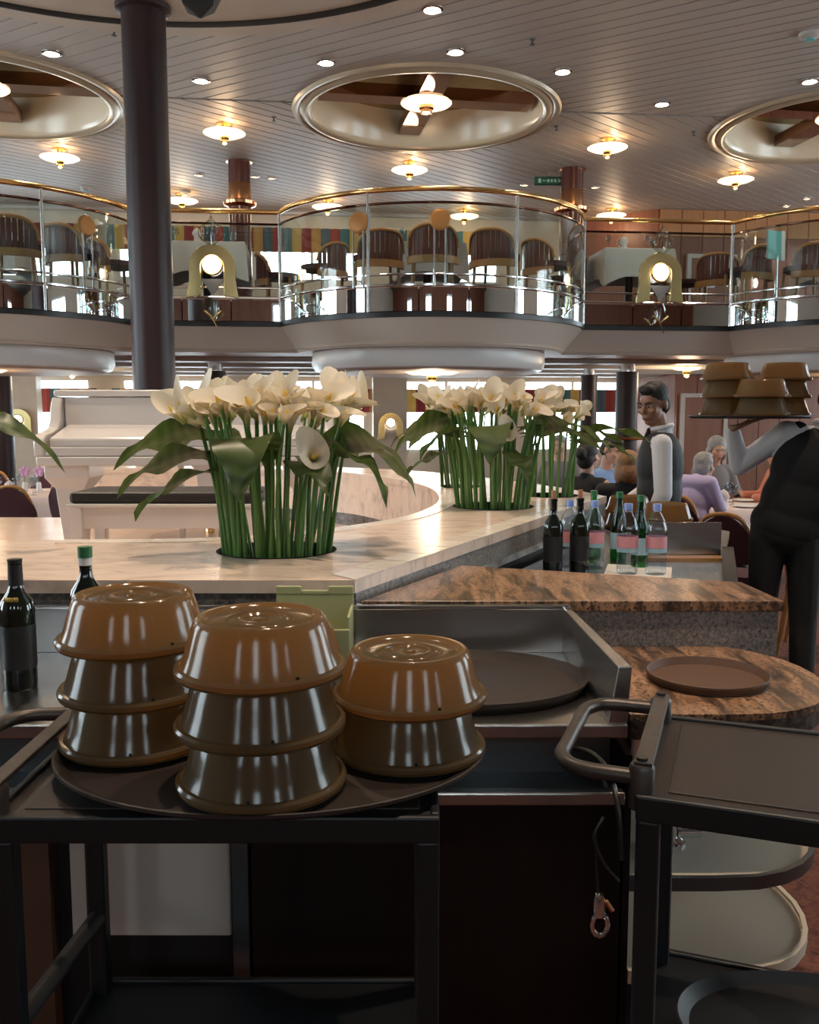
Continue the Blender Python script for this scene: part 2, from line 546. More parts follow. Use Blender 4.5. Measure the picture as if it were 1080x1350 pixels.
def wall_obj(name, p0, p1, z0, z1, openings, m, th=0.2):
    """p0,p1 in room frame; openings (t0,t1,z0,z1); wall stands on the outer (left-hand) side"""
    p0, p1 = W(*p0), W(*p1)
    L = (p1 - p0).length
    d = (p1 - p0) / L
    n = Vector((-d.y, d.x, 0))
    q = MB().prism([(0, z0), (L, z0), (L, z1), (0, z1)], 0, th, holes=[[(t0, a), (t1, a), (t1, b), (t0, b)] for t0, t1, a, b in openings])
    q.v = [tuple(p0 + d * x + n * z + Vector((0, 0, y))) for x, y, z in q.v]
    o = struct(q.build(name, m, smooth=0))
    return o, p0, d, n
WIN = [0]
def windows(p0, d, n, ops, mull=1, bar=None, portal=True):
    for t0, t1, z0, z1 in ops:
        WIN[0] += 1
        base = p0 + d * ((t0 + t1) / 2) + Vector((0, 0, z0))
        e = bpy.data.objects.new('window_%d' % WIN[0], None)
        COL.objects.link(e)
        e.location = base
        e.rotation_euler.z = math.atan2(d.y, d.x)
        struct(e, 'bright window with pale frame')
        hw, h = (t1 - t0) / 2, z1 - z0
        f = MB()
        f.box(-hw, -hw + .06, .02, .16, 0, h).box(hw - .06, hw, .02, .16, 0, h).box(-hw + .06, hw - .06, .02, .16, 0, .06).box(-hw + .06, hw - .06, .02, .16, h - .06, h)
        f.build('window_frame', 'plaster', e, smooth=0)
        for k in range(mull):
            x = -hw + (k + 1) * 2 * hw / (mull + 1)
            MB().box(x - .025, x + .025, .04, .14, .06, h - .06).build('mullion', 'plaster', e, smooth=0)
        for k in range(mull + 1):
            x0 = -hw + k * 2 * hw / (mull + 1) + .03
            x1 = -hw + (k + 1) * 2 * hw / (mull + 1) - .03
            MB().box(x0, x1, .085, .095, .06, h - .06).build('pane', 'pane', e, smooth=0)
        if portal:
            l = bpy.data.lights.new('daylight', 'AREA')
            l.shape = 'RECTANGLE'; l.size = 2 * hw; l.size_y = h
            l.cycles.is_portal = True
            lo = bpy.data.objects.new('daylight', l)
            COL.objects.link(lo)
            c = base + Vector((0, 0, h / 2)) + n * 0.25
            lo.matrix_world = Matrix.Translation(c) @ n.to_track_quat('Z', 'Y').to_matrix().to_4x4()
# far wall runs left to right, its outer side is away from the camera
FW = [(t - 0.97, t + 0.97, 0.85, 2.22) for t in (1.3, 3.75, 6.2, 8.65, 11.1, 13.5)]
FU = [(t - 0.97, t + 0.97, 3.92, 4.80) for t in (1.3, 3.75, 6.2, 8.65, 11.1)]
o, p0, d, n = wall_obj('wall_far', (-10, 6), (4.6, 6), 0, 2.6, FW, 'cream')
windows(p0, d, n, FW)
o, p0, d, n = wall_obj('wall_far_upper', (-10, 6), (3.2, 6), 2.6, ZC + .06, FU, 'cream')
windows(p0, d, n, FU)
wall_obj('wall_angled', (4.6, 6), (5.0, 4.8), 0, 2.6, [], 'wood_red')
wall_obj('wall_angled_upper', (3.2, 6), (4.6, 4.8), 2.6, ZC + .06, [], 'wood_red')
wall_obj('wall_panelled_upper', (4.6, 4.8), (10, 4.8), 2.6, ZC + .06, [], 'wood_red')
o, p0, d, n = wall_obj('wall_panelled', (5.0, 4.8), (10, 4.8), 0, 2.6, [], 'wood_red')
SW = [(t - 1.3, t + 1.3, 0.9, 4.5) for t in (3.5, 8.5, 13.5)]
o, p0, d, n = wall_obj('wall_right', (10, 6), (10, -17), 0, ZC + .4, SW, 'cream')
windows(p0, d, n, SW)
BW = [(t - .5, t + .5, 2.9, 4.7) for t in (4, 8, 12, 16)]
o, p0, d, n = wall_obj('wall_back', (10, -17), (-10, -17), 0, ZC + .4, BW, 'wood_red')
windows(p0, d, n, BW)
SL = [(23 - t1, 23 - t0, a, b) for t0, t1, a, b in SW]
o, p0, d, n = wall_obj('wall_left', (-10, -17), (-10, 6), 0, ZC + .4, SL, 'cream')
windows(p0, d, n, SL)
# wooden boards on the panelled wall, each a piece
pw = bpy.data.objects['wall_panelled']; pu = bpy.data.objects['wall_panelled_upper']
for k in range(13):
    a0 = 4.62 + k * 0.385
    MB().box(a0 + .006, a0 + .379, 4.755, 4.80, 4.62, ZC - .01).build('wood_panel', 'wood_lamplit', pu, smooth=0, loc=RO, rz=YAW)  # top boards orange: the downlights' glow is put into their colour
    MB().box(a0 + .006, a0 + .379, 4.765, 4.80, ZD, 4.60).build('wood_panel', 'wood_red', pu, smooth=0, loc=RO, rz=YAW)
    a0 += .385
    MB().box(a0 + .006, a0 + .379, 4.765, 4.80, 0, ZL - .03).build('wood_panel', 'wood_red', pw, smooth=0, loc=RO, rz=YAW)
# doors in the panelled wall
def door(num, a, z0, wd, h, lab):
    e = bpy.data.objects.new('door_%d' % num, None); COL.objects.link(e)
    e.location = W(a, 4.76, z0); e.rotation_euler.z = YAW
    struct(e, lab)
    MB().box(-wd / 2, wd / 2, -.05, 0, 0.0, h).build('door_leaf', 'wood_red', e, smooth=0)
    f = MB().box(-wd / 2 - .07, -wd / 2, -.08, 0, 0, h + .07).box(wd / 2, wd / 2 + .07, -.08, 0, 0, h + .07).box(-wd / 2, wd / 2, -.08, 0, h, h + .07)
    f.build('door_frame', 'door_frame', e, smooth=0)
    k = MB().lathe([(0, 0), (.03, .005), (.03, .03), (0, .035)], 12, (wd / 2 - .1, -.05, 1.0), Matrix.Rotation(PI / 2, 3, 'X'))
    k.build('door_knob', 'chrome', e)
door(1, 5.50, 0, 0.72, 1.86, 'dark wooden door with pale frame, lower deck')
door(2, 5.55, ZD, 0.75, 1.45, 'dark wooden door with grey frame, upper deck')

# ---- ceiling
BIGC, BIGR = (-1.9, 5.35), 3.35
RINGS = [(tuple(W(a, .22).xy), 1.46) for a in BAYS]
HOLES = [(BIGC, BIGR)] + RINGS
cp = MB().prism([tuple(W(a, b).xy) for a, b in ((-10, -17), (10, -17), (10, 6), (-10, 6))], ZC + .02, ZC + .06, holes=[circle(c[0], c[1], r) for c, r in HOLES])
ceiling = struct(cp.build('ceiling', 'slat_back', smooth=0), 'ceiling of narrow taupe slats with round openings')

def clip_line(poly, p, d):
    t0, t1 = -1e9, 1e9
    for i in range(len(poly)):
        a, b = poly[i], poly[(i + 1) % len(poly)]
        e = b - a
        nn = Vector((-e.y, e.x))          # inside for ccw
        den = nn.dot(d); num = nn.dot(p - a)
        if abs(den) < 1e-9:
            if num < 0:
                return None
            continue
        t = -num / den
        if den > 0:
            t0 = max(t0, t)
        else:
            t1 = min(t1, t)
    return (t0, t1) if t1 - t0 > 0.02 else None
def slats(poly, d, pitch, gap):
    poly = [Vector(p) for p in poly]
    d = Vector(d).normalized()
    nrm = Vector((-d.y, d.x))
    ks = [p.dot(nrm) for p in poly]
    k = min(ks)
    while k < max(ks):
        lo, hi, mid = k + gap / 2, k + pitch - gap / 2, k + pitch / 2
        rng = {}
        for q in (lo, mid, hi):
            rng[q] = clip_line(poly, nrm * q, d)
        k += pitch
        if rng[mid] is None:
            continue
        for q in (lo, hi):
            if rng[q] is None:
                rng[q] = rng[mid]
        segs = [[(rng[lo][0], rng[hi][0]), (rng[lo][1], rng[hi][1])]]
        for c, r in HOLES:
            c = Vector(c)
            tc = c.dot(d)
            def half(q):
                h = r * r - (c.dot(nrm) - q) ** 2
                return math.sqrt(h) if h > 0 else None
            hm = half(mid)
            if hm is None:
                continue
            hl, hh = half(lo) or 0.0, half(hi) or 0.0
            new = []
            for s0, s1 in segs:
                m0, m1 = sum(s0) / 2, sum(s1) / 2
                c0, c1 = tc - hm, tc + hm
                if c1 <= m0 or c0 >= m1:
                    new.append([s0, s1]); continue
                if c0 > m0 + .02:
                    new.append([s0, (tc - hl, tc - hh)])
                if c1 < m1 - .02:
                    new.append([(tc + hl, tc + hh), s1])
            segs = new
        for s0, s1 in segs:
            pts = [nrm * lo + d * s0[0], nrm * lo + d * s1[0], nrm * hi + d * s1[1], nrm * hi + d * s0[1]]
            MB().prism([tuple(p) for p in pts], ZC, ZC + .018).build('ceiling_slat', 'slat', ceiling, smooth=0)
fr = [W(-9.9, -8.2), W(9.9, -8.2), W(9.9, -0.03), W(-9.9, -0.03)]
slats([p.xy for p in fr], (-1.7, 1.0), 0.172, 0.020)
bk = [W(-9.9, 0.03), W(9.9, 0.03), W(9.9, 5.98), W(-9.9, 5.98)]
slats([p.xy for p in bk], (1.05, 1.0), 0.172, 0.020)
# round openings
for i, (c, r) in enumerate(RINGS):
    g = MB()
    g.lathe([(r - .10, ZC + .03), (r - .10, ZC - .02), (r - .07, ZC - .045), (r - .03, ZC - .045), (r, ZC - .02), (r + .02, ZC - .012), (r + .05, ZC - .03), (r + .09, ZC - .03), (r + .11, ZC + .001)], 72, (c[0], c[1], 0))
    g.build('ring_moulding', 'ring_gold', ceiling)
    MB().lathe([(r - .10, ZC + .0), (r - .13, ZC + .05), (r - .14, ZC + .30), (r - .2, ZC + .42)], 72, (c[0], c[1], 0)).build('dome_wall', 'cream_gloss', ceiling)
    MB().lathe([(r - .2, ZC + .42), (1.0, ZC + .50), (.5, ZC + .54), (0, ZC + .55)], 72, (c[0], c[1], 0)).build('dome_top', 'dome', ceiling)
c = BIGC
g = BIGR - 3.2
MB().lathe([(3.36 + g, ZC + .002), (3.34 + g, ZC - .035), (3.12 + g, ZC - .04), (3.09 + g, ZC - .005), (3.03 + g, ZC - .005), (3.0 + g, ZC - .045), (2.55 + g, ZC - .05), (2.5 + g, ZC + .05), (2.5 + g, ZC + .3)], 96, (c[0], c[1], 0)).build('ring_moulding', 'trim_beige', ceiling)
MB().lathe([(3.12 + g, ZC - .0405), (3.11 + g, ZC - .052), (3.01 + g, ZC - .052), (3.0 + g, ZC - .0455)], 96, (c[0], c[1], 0)).build('ring_groove', 'black', ceiling)
MB().lathe([(2.5 + g, ZC + .3), (1.6, ZC + .5), (.8, ZC + .6), (0, ZC + .62)], 72, (c[0], c[1], 0)).build('dome_top', 'cream', ceiling)

# ---- upper deck
def outline(inset=0.0, a0=-10.0, a1=10.0):
    P = [(a0, BREC + inset)]
    for bc in BAYS:
        r = RB - inset
        th = math.asin((BREC + inset) / r)
        A0, A1 = -PI - th, th
        for k in range(33):
            t = A0 + (A1 - A0) * k / 32
            P.append((bc + r * math.cos(t), r * math.sin(t)))
    P.append((a1, BREC + inset))
    return P
deck = room(struct(MB().prism(outline(0.03) + [(10, 6), (-10, 6)], ZD - .24, ZD).build('floor_upper', 'carpet', smooth=0), 'upper deck floor with rounded bays'))
room(struct(MB().wall(outline(), 2.525, 2.575, .06).build('trim_1', 'black_trim'), 'black edge strip along the balcony'))
o0, o1 = outline(0.0), outline(0.24)
fv = [(x, y, 2.53) for x, y in o0] + [(x, y, ZL - .02) for x, y in o1]
n_ = len(o0)
room(struct(MB().add(fv, [(i, i + 1, n_ + i + 1, n_ + i) for i in range(n_ - 1)]).build('wall_fascia', 'fascia', smooth=30), 'grey painted balcony fascia'))
room(struct(MB().prism(outline(0.20) + [(10, 6), (-10, 6)], ZL, ZL + .2).build('ceiling_lower', 'soffit', smooth=0), 'low glossy ceiling under the balcony'))
LS = bpy.data.objects['ceiling_lower']
for k, bb in enumerate((0.9, 2.3, 3.7, 5.1)):      # shallow bands across the low ceiling
    MB().box(-9.9, 9.9, bb, bb + .35, ZL - .05, ZL).build('ceiling_band', 'band', LS, smooth=0)
for bc in BAYS:
    MB().lathe([(1.30, 2.30), (1.36, 2.27), (1.37, 2.14), (1.33, 2.07), (1.28, 2.055)], 64, (bc, 0, 0)).build('drum_rim', 'drum', LS)
    MB().lathe([(1.28, 2.055), (1.24, 2.045), (0.9, 2.05), (0, 2.05)], 64, (bc, 0, 0)).build('drum_base', 'soffit', LS)

# ---- columns
def column(label, x, y, r, z0, z1, m, cap=None, ring=None):
    e = thing('column', label, 'column', (x, y, z0))
    h = z1 - z0
    MB().lathe([(0, 0), (r * 1.25, 0), (r * 1.25, .08), (r, .12), (r, h - .005), (0, h - .005)], 32).build('shaft', m, e)
    if cap:
        MB().lathe([(r * 1.02, h - cap), (r * 1.45, h - cap + .03), (r * 1.5, h - cap + .07), (r * 1.05, h - cap + .10), (r * 1.0, h - .3), (r * .9, h - .28), (r * .9, h - .01), (r * 1.2, h - .006)], 32).build('capital', 'copper', e)
    if ring:
        MB().lathe([(r * 1.0, ring - .02), (r * 1.7, ring - .02), (r * 1.75, ring), (r * 1.7, ring + .02), (r * 1.0, ring + .02)], 32).build('collar', 'brass', e)
    return e
col0 = column('tall dark brown column rising behind the white piano', -2.27, 8.17, 0.186, 0, ZC - .045, 'column')
MB().lathe([(.187, ZC - .115), (.23, ZC - .10), (.235, ZC - .06), (.19, ZC - .05)], 32).build('collar', 'column', col0)
q = ony(317, 300, 13.2); column('red-brown column with copper capital left on the upper deck', q.x, q.y, .155, ZD, ZC, 'column_red', cap=.62)
q = ony(753, 300, 13.6); column('red-brown column with copper capital beside the green exit sign', q.x, q.y, .165, ZD, ZC, 'column_red', cap=.62)
def low_column(label, u, Y, r, ring=None):
    q = ony(u, 540, Y)
    e = column(label, q.x, q.y, r, 0, ZL - .13, 'column', None, ring)
    MB().lathe([(r * .72, ZL - .135), (r * .72, ZL - .002)], 24).build('chrome_neck', 'chrome', e)
low_column('dark column with chrome neck behind the piano lilies', 285, 12.4, .145)
low_column('dark column with brass collar left of the waiter in the vest', 826, 12.6, .150, 1.24)
low_column('slim dark column behind the far lilies', 776, 13.6, .12)
low_column('dark reddish column at the far left edge', 0, 12.0, .16)

# ---- balcony railings
def sub(path, f0, f1):
    """part of a path between length fractions"""
    P = [Vector(p) for p in path]
    L = [0.0]
    for i in range(1, len(P)):
        L.append(L[-1] + (P[i] - P[i - 1]).length)
    T = L[-1]
    def at(s):
        s *= T
        for i in range(1, len(P)):
            if s <= L[i] + 1e-9:
                k = (s - L[i - 1]) / max(1e-9, L[i] - L[i - 1])
                return P[i - 1].lerp(P[i], k)
        return P[-1]
    out = [at(f0)] + [P[i] for i in range(len(P)) if f0 * T + 1e-6 < L[i] < f1 * T - 1e-6] + [at(f1)]
    return [tuple(p) for p in out]
def pnt(path, f):
    return Vector(sub(path, 0, f)[-1]) if f > 0 else Vector(path[0])
def railing(label, path, splits, pairs=()):
    e = thing('balcony_railing', label, 'railing', (RO.x, RO.y, 0), YAW, 'railing of the upper deck')
    def t3(z, f0=0, f1=1):
        return [(p[0], p[1], z) for p in sub(path, f0, f1)]
    MB().tube(t3(ZR), .026, 10).build('handrail', 'brass', e)
    MB().tube(t3(ZR - .13), .013, 8).build('upper_rail', 'mirror_bronze', e)
    MB().tube(t3(2.94), .012, 8).build('lower_rail', 'chrome', e)
    MB().tube(t3(2.835), .016, 8).build('base_rail', 'chrome', e)
    fs = [0.0] + list(splits) + [1.0]
    for f0, f1 in zip(fs[:-1], fs[1:]):
        g = .004
        MB().wall(sub(path, f0 + g, f1 - g), 2.85, ZR - .135, .010).build('glass_panel', 'rail_glass', e, smooth=30)
        s = sub(path, f0 + g, f1 - g)
        m_ = 3
        for k in range(m_):
            MB().wall(sub(s, k / m_ + .004, (k + 1) / m_ - .004), 2.585, 2.815, .012).build('mirror_panel', 'mirror', e, smooth=30)
    for f in fs:
        p = pnt(path, min(max(f, .001), .999))
        MB().cyl((p.x, p.y, 2.58), (p.x, p.y, ZR - .02), .017, n=10).build('post', 'steel', e)
    for f in pairs:
        p = pnt(path, f); p2 = pnt(path, f + .01)
        t = (p2 - p).normalized(); nn = Vector((t.y, -t.x))
        c0 = p + nn * .03
        q = MB()
        for s in (-1, 1):
            a = c0 + t * (.055 * s)
            q.cyl((a.x, a.y, 2.82), (a.x, a.y, 3.42), .010, n=8)
        q.build('medallion_stem', 'chrome', e)
        M = Matrix((( t.x, 0, nn.x), (t.y, 0, nn.y), (0, 1, 0)))
        MB().lathe([(0, -.012), (.095, -.012), (.105, 0), (.095, .012), (.075, .016), (0, .02)], 28, (c0.x, c0.y, 3.45), M).build('medallion', 'disc_bronze', e)
def bay_path(bc):
    th = math.asin(BREC / RB)
    A0, A1 = -PI - th, th
    return [(bc + RB * math.cos(A0 + (A1 - A0) * k / 40), RB * math.sin(A0 + (A1 - A0) * k / 40)) for k in range(41)]
HW = math.sqrt(RB ** 2 - BREC ** 2)
railing('curved glass railing of the left balcony bay beyond the dark column', bay_path(BAYS[0]), (.25, .5, .75), (.55, .85))
railing('straight glass railing behind the left arched lamp', [(BAYS[0] + HW, BREC), (BAYS[1] - HW, BREC)], ())
railing('curved glass railing of the middle balcony bay', bay_path(BAYS[1]), (.315, .655), (.295, .475))
railing('straight glass railing behind the right arched lamp', [(BAYS[1] + HW, BREC), (BAYS[2] - HW, BREC)], ())
railing('curved glass railing of the right balcony bay', bay_path(BAYS[2]), (.25, .5, .75), (.3,))

# ---- valances (striped pelmets over the far windows), each one a thing
for k, (t0, t1, z0, z1) in enumerate(FW):
    e = MB()
    n0 = 26
    a0, a1 = t0 - 10 - .12, t1 - 10 + .12
    pts = [(a0 + (a1 - a0) * i / n0, 5.86 + (.02 if i % 2 else -.02)) for i in range(n0 + 1)]
    e.wall(pts, 1.60, 2.02, .02)
    pos = ['far left', 'left of the piano lid', 'behind the near lilies', 'above the far lilies at their left', 'right of the far lilies', 'behind the vested waiter']
    tag(room(e.build('valance', 'valance', smooth=20)), 'striped red, gold and blue valance over lower window ' + pos[k], 'valance', 'striped window valances')
for k, (t0, t1, z0, z1) in enumerate(FU[:5]):
    a0, a1 = t0 - 10 - .12, t1 - 10 + .12
    pts = [(a0 + (a1 - a0) * i / 26, 5.86 + (.02 if i % 2 else -.02)) for i in range(27)]
    pos = ['far left', 'next to the far left one', 'behind the left arched lamp', 'behind the middle bay', 'behind the right white tablecloth', 'far right']
    tag(room(MB().wall(pts, 4.42, 4.84, .02).build('valance', 'valance', smooth=20)), 'striped valance over upper window ' + pos[k], 'valance', 'striped window valances')

# ================================================================ LIGHTS THE ROOM HAS
def point(parent, loc, power, col, r=.05):
    l = bpy.data.lights.new('bulb_light', 'POINT'); l.energy = power; l.color = col; l.shadow_soft_size = r
    o = bpy.data.objects.new('bulb_light', l); COL.objects.link(o); o.parent = parent; o.location = loc
def spot(parent, loc, power, col, ang=1.6, r=.06):
    l = bpy.data.lights.new('bulb_light', 'SPOT'); l.energy = power; l.color = col; l.spot_size = ang; l.spot_blend = .6; l.shadow_soft_size = r
    o = bpy.data.objects.new('bulb_light', l); COL.objects.link(o); o.parent = parent; o.location = loc
WARM = (1.0, 0.72, 0.46)
SOFT = (1.0, 0.78, 0.58)
def disc_lamp(label, x, y, z, r=.25, power=16, drop=.14):
    e = thing('disc_lamp', label, 'ceiling lamp', (x, y, z), 0, 'brass disc ceiling lamps')
    MB().lathe([(0, 0), (.10, 0), (.10, -.02), (.035, -.03), (.03, -drop + .03), (.0, -drop + .03)], 20).build('stem', 'brass', e)
    MB().lathe([(.04, -drop + .012), (r * .8, -drop + .022), (r, -drop + .034), (r * 1.02, -drop + .028), (r * .82, -drop + .004), (.05, -drop - .008)], 40).build('glass_disc', 'lamp_warm', e)
    MB().lathe([(.055, -drop - .015), (.06, -drop - .03), (.045, -drop - .06), (.05, -drop - .07), (.03, -drop - .10), (0, -drop - .11)], 20).build('brass_cup', 'brass', e)
    if power:
        point(e, (0, 0, -drop - .16), power, WARM, .12)
        if drop > .1:
            point(e, (.07, -.07, -drop + .075), 1.6, (1.0, .62, .32), .03)
    return e
for u, v, lab in ((79, 212, 'brightest disc lamp, above the left balcony bay'), (296, 180, 'disc lamp right of the tall column, above the left capital'),
                  (540, 228, 'disc lamp above the middle bay handrail'), (801, 199, 'disc lamp between the middle and right round openings'),
                  (970, 241, 'disc lamp below the right round opening'), (240, 268, 'disc lamp just right of the tall column above the left arch'),
                  (806, 287, 'disc lamp low over the right white tablecloth'), (432, 276, 'disc lamp seen through the middle bay railing'), (612, 297, 'disc lamp behind the middle chair medallion')):
    p = onz(u, v, ZC - .15)
    if p.y > 16.3:
        p = ony(u, v, 16.2)
    disc_lamp(lab, p.x, p.y, ZC, .25, 9)
for bc, lab in zip(BAYS, ('disc lamp under the left drum', 'disc lamp under the middle drum', 'disc lamp under the right drum')):
    p = W(bc, -.35)
    disc_lamp(lab, p.x, p.y, 2.05, .30, 22, .03)
p = ony(95, 495, 13.5); disc_lamp('small brass disc lamp left of the piano lid', p.x, p.y, ZL, .2, 30, .08)
p = ony(905, 508, 13.2); disc_lamp('small brass disc lamp behind the carried covers', p.x, p.y, ZL, .2, 30, .08)
for bc, lab in zip(BAYS, ('brass disc lamp with mirrored cross arms in the left round opening', 'brass disc lamp with mirrored cross arms in the middle round opening', 'brass disc lamp with mirrored cross arms in the right round opening')):
    p = W(bc, .22)
    e = thing('dome_lamp', lab, 'ceiling lamp', (p.x, p.y, ZC + .10), YAW, 'lamps of the round openings')
    for k in range(4):
        M = Matrix.Rotation(k * PI / 2 + .06, 3, 'Z')
        MB().box(.10, 1.26, -.14, .14, .02, .16, M).build('cross_arm', 'mirror_bronze', e, smooth=0)
    MB().lathe([(0, .45), (.12, .45), (.10, .2), (.13, .15), (.13, .05), (0, .05)], 24).build('stem', 'copper', e)
    MB().lathe([(.05, .04), (.28, .03), (.30, .01), (.28, -.005), (.06, -.02)], 40).build('glass_disc', 'lamp_warm', e)
    MB().lathe([(.09, -.01), (.09, -.05), (.07, -.07), (.07, -.10), (0, -.12)], 24).build('brass_cup', 'copper', e)
    point(e, (0, 0, -.18), 10, WARM, .1)
def downlight(label, x, y, r=.07, m='lamp_hot', power=0, z=ZC, light_z=-.03):
    e = thing('downlight', label, 'downlight', (x, y, z), 0, 'recessed ceiling downlights')
    MB().lathe([(r, .002), (r * 1.3, -.004), (r * 1.28, -.014), (r * .98, -.02), (r * .95, -.006)], 28).build('ring', 'chrome', e)
    MB().lathe([(r * .95, -.008), (r * .6, -.016), (0, -.02)], 24).build('lens', m, e)
    if power:
        spot(e, (0, 0, light_z), power, SOFT)
for u, v, lab in ((68, 69, 'downlight above the left round opening'), (265, 105, 'downlight right of the tall column'), (430, 81, 'downlight above the left end of the middle opening'),
                  (601, 67, 'downlight straight above the middle opening'), (742, 93, 'downlight above the right end of the middle opening'),
                  (873, 136, 'downlight between middle and right openings'), (1068, 106, 'downlight above the right opening'), (570, 11, 'topmost downlight, near the big ceiling ring')):
    p = onz(u, v, ZC)
    downlight(lab, p.x, p.y, .075, 'lamp_hot', 60)
for u, v, lab in ((336, 232, 'small downlight right of the left copper capital'), (358, 234, 'second small downlight right of the left capital'), (263, 230, 'small downlight left of the left copper capital'),
                  (692, 243, 'small downlight left of the exit sign'), (784, 246, 'small downlight right of the exit sign'), (1064, 261, 'small downlight at the right edge above the wood wall'), (1037, 271, 'small downlight over the wood panelled wall')):
    p = onz(u, v, ZC)
    downlight(lab, p.x, p.y, .055, 'lamp_warm', 26 if u > 1000 else 8)
# downlights of the same kind in the ceiling over the bar and the serving carts
for x, y, pw_, lab in ((-0.5, 3.0, 60, 'near lilies'), (0.9, 4.3, 60, 'far lilies'), (0.2, 1.3, 40, 'serving carts'), (1.5, 2.2, 40, 'granite counter'), (-1.6, 4.2, 70, 'piano'), (2.3, 6.5, 60, 'waiters'), (-2.6, 6.2, 60, 'piano stage')):
    zz = ZC if (Vector((x, y)) - Vector(BIGC)).length > 3.4 else ZC + .45
    downlight('ceiling downlight over the ' + lab, x, y, .08, 'lamp_hot', pw_ * 4.8, zz)
# smoke detectors and sprinklers
def detector(label, u, v, s=.06):
    p = onz(u, v, ZC)
    e = thing('smoke_detector', label, 'detector', (p.x, p.y, ZC))
    MB().lathe([(0, 0), (s, 0), (s * .95, -.03), (s * .6, -.05), (0, -.055)], 20).build('body', 'door_frame', e)
    MB().lathe([(s * .5, -.048), (s * .45, -.062), (0, -.066)], 16).build('lens', 'teal_board', e)
detector('round smoke detector at the right ceiling edge', 1068, 44, .10)
detector('small detector above the left bay handrail', 113, 247, .09)
detector('small dark detector beside the left capital', 244, 252, .09)
for u, v, lab in ((702, 51, 'tiny dark sprinkler above the middle opening'), (361, 154, 'tiny dark sprinkler left of the middle opening'), (734, 166, 'tiny dark sprinkler right of the middle opening'), (915, 173, 'tiny dark sprinkler left of the right opening'), (150, 39, 'tiny dark sprinkler at the upper left')):
    p = onz(u, v, ZC)
    e = thing('sprinkler', lab, 'sprinkler', (p.x, p.y, ZC))
    MB().lathe([(0, 0), (.03, 0), (.028, -.012), (.010, -.016), (.010, -.05), (0, -.052)], 12).build('body', 'steel_dark', e)
    MB().lathe([(0, -.05), (.026, -.052), (.026, -.056), (0, -.058)], 12).build('deflector', 'steel_dark', e)
# exit sign
p = onz(724, 237, ZC - .12)
e = thing('exit_sign', 'green exit sign hanging from the ceiling beside the right copper capital', 'sign', (p.x, p.y, ZC - .20))
MB().box(-.22, .22, -.03, .03, 0, .12).build('panel', 'sign_green', e, bevel=.015)
MB().box(-.015, .015, -.012, .012, .12, .2).build('hanger', 'steel', e, smooth=0)
q = MB()
q.box(-.16, -.12, -.034, -.03, .03, .09)
q.box(-.10, -.05, -.034, -.03, .055, .067)
for k in range(3):
    q.box(-.03 + k * .05, .0 + k * .05, -.034, -.03, .04, .08)
q.add([(.13, -.034, .03), (.18, -.034, .06), (.13, -.034, .09), (.13, -.030, .03), (.18, -.030, .06), (.13, -.030, .09)], [(0, 1, 2), (3, 5, 4), (0, 3, 4, 1), (1, 4, 5, 2), (2, 5, 3, 0)])
q.build('pictogram', 'sign_light', e, smooth=0)
# black spotlight box hung at the big ring
p = ony(262, 8, 7.2)
e = thing('hung_speaker', 'black angular stage spotlight hanging at the top beside the column', 'speaker', (p.x, p.y, p.z))  # a loudspeaker, it holds no lamp
MB().add([(-.16, -.12, .14), (.16, -.12, .14), (.16, .16, .14), (-.16, .16, .14), (-.10, -.10, -.02), (.13, -.08, -.02), (.10, .08, -.02), (-.10, .08, -.02), (.02, -.04, -.11)],
         [(0, 1, 2, 3), (0, 4, 5, 1), (1, 5, 6, 2), (2, 6, 7, 3), (3, 7, 4, 0), (4, 8, 5), (5, 8, 6), (6, 8, 7), (7, 8, 4)]).build('housing', 'black', e, smooth=0, bevel=.01)
MB().cyl((0, 0, .14), (0, 0, ZC + .35 - p.z), .018).build('bracket', 'black', e)

# ================================================================ BAR COUNTER (marble ring with raised music stage)
ZM = 1.14
ZP = 0.75
inner = catmull([(-2.9, 3.15), (-1.8, 3.15), (-0.9, 3.16), (-0.55, 3.27), (-0.29, 3.48), (0.0, 3.92), (0.15, 4.6), (0.10, 5.5), (-0.20, 6.3), (-0.58, 6.85), (-1.3, 7.2), (-2.1, 7.3), (-2.6, 7.25)], 5)
inner = [tuple(p) for p in inner]
outer_far = [tuple(p) for p in catmull([(1.05, 4.83), (0.90, 5.42), (0.55, 6.2), (0.05, 7.0), (-0.6, 7.5), (-1.4, 7.75), (-2.1, 7.82), (-2.6, 7.75)], 5)]
C1 = Vector((-0.145, 2.38)); C2 = Vector((1.05, 4.83))
top_poly = [(-2.9, 2.38), tuple(C1)] + outer_far + list(reversed(inner))
HP = [((-0.43, 2.92), 0.19), ((0.40, 4.32), 0.19), ((0.30, 5.50), 0.135), ((0.76, 4.90), 0.15)]
bar = thing('bar_counter', 'long marble bar counter ringing the white piano stage', 'counter')
MB().prism(top_poly, ZM - .035, ZM, holes=[circle(c[0], c[1], r, 40) for c, r in HP]).build('marble_top', 'marble', bar, smooth=0)
for c, r in HP:
    MB().lathe([(r + .004, ZM + .001), (r, ZM + .003), (r - .008, ZM), (r - .01, ZM - .07), (0, ZM - .07)], 40, (c[0], c[1], 0)).build('planter_well', 'dark_hole', bar)
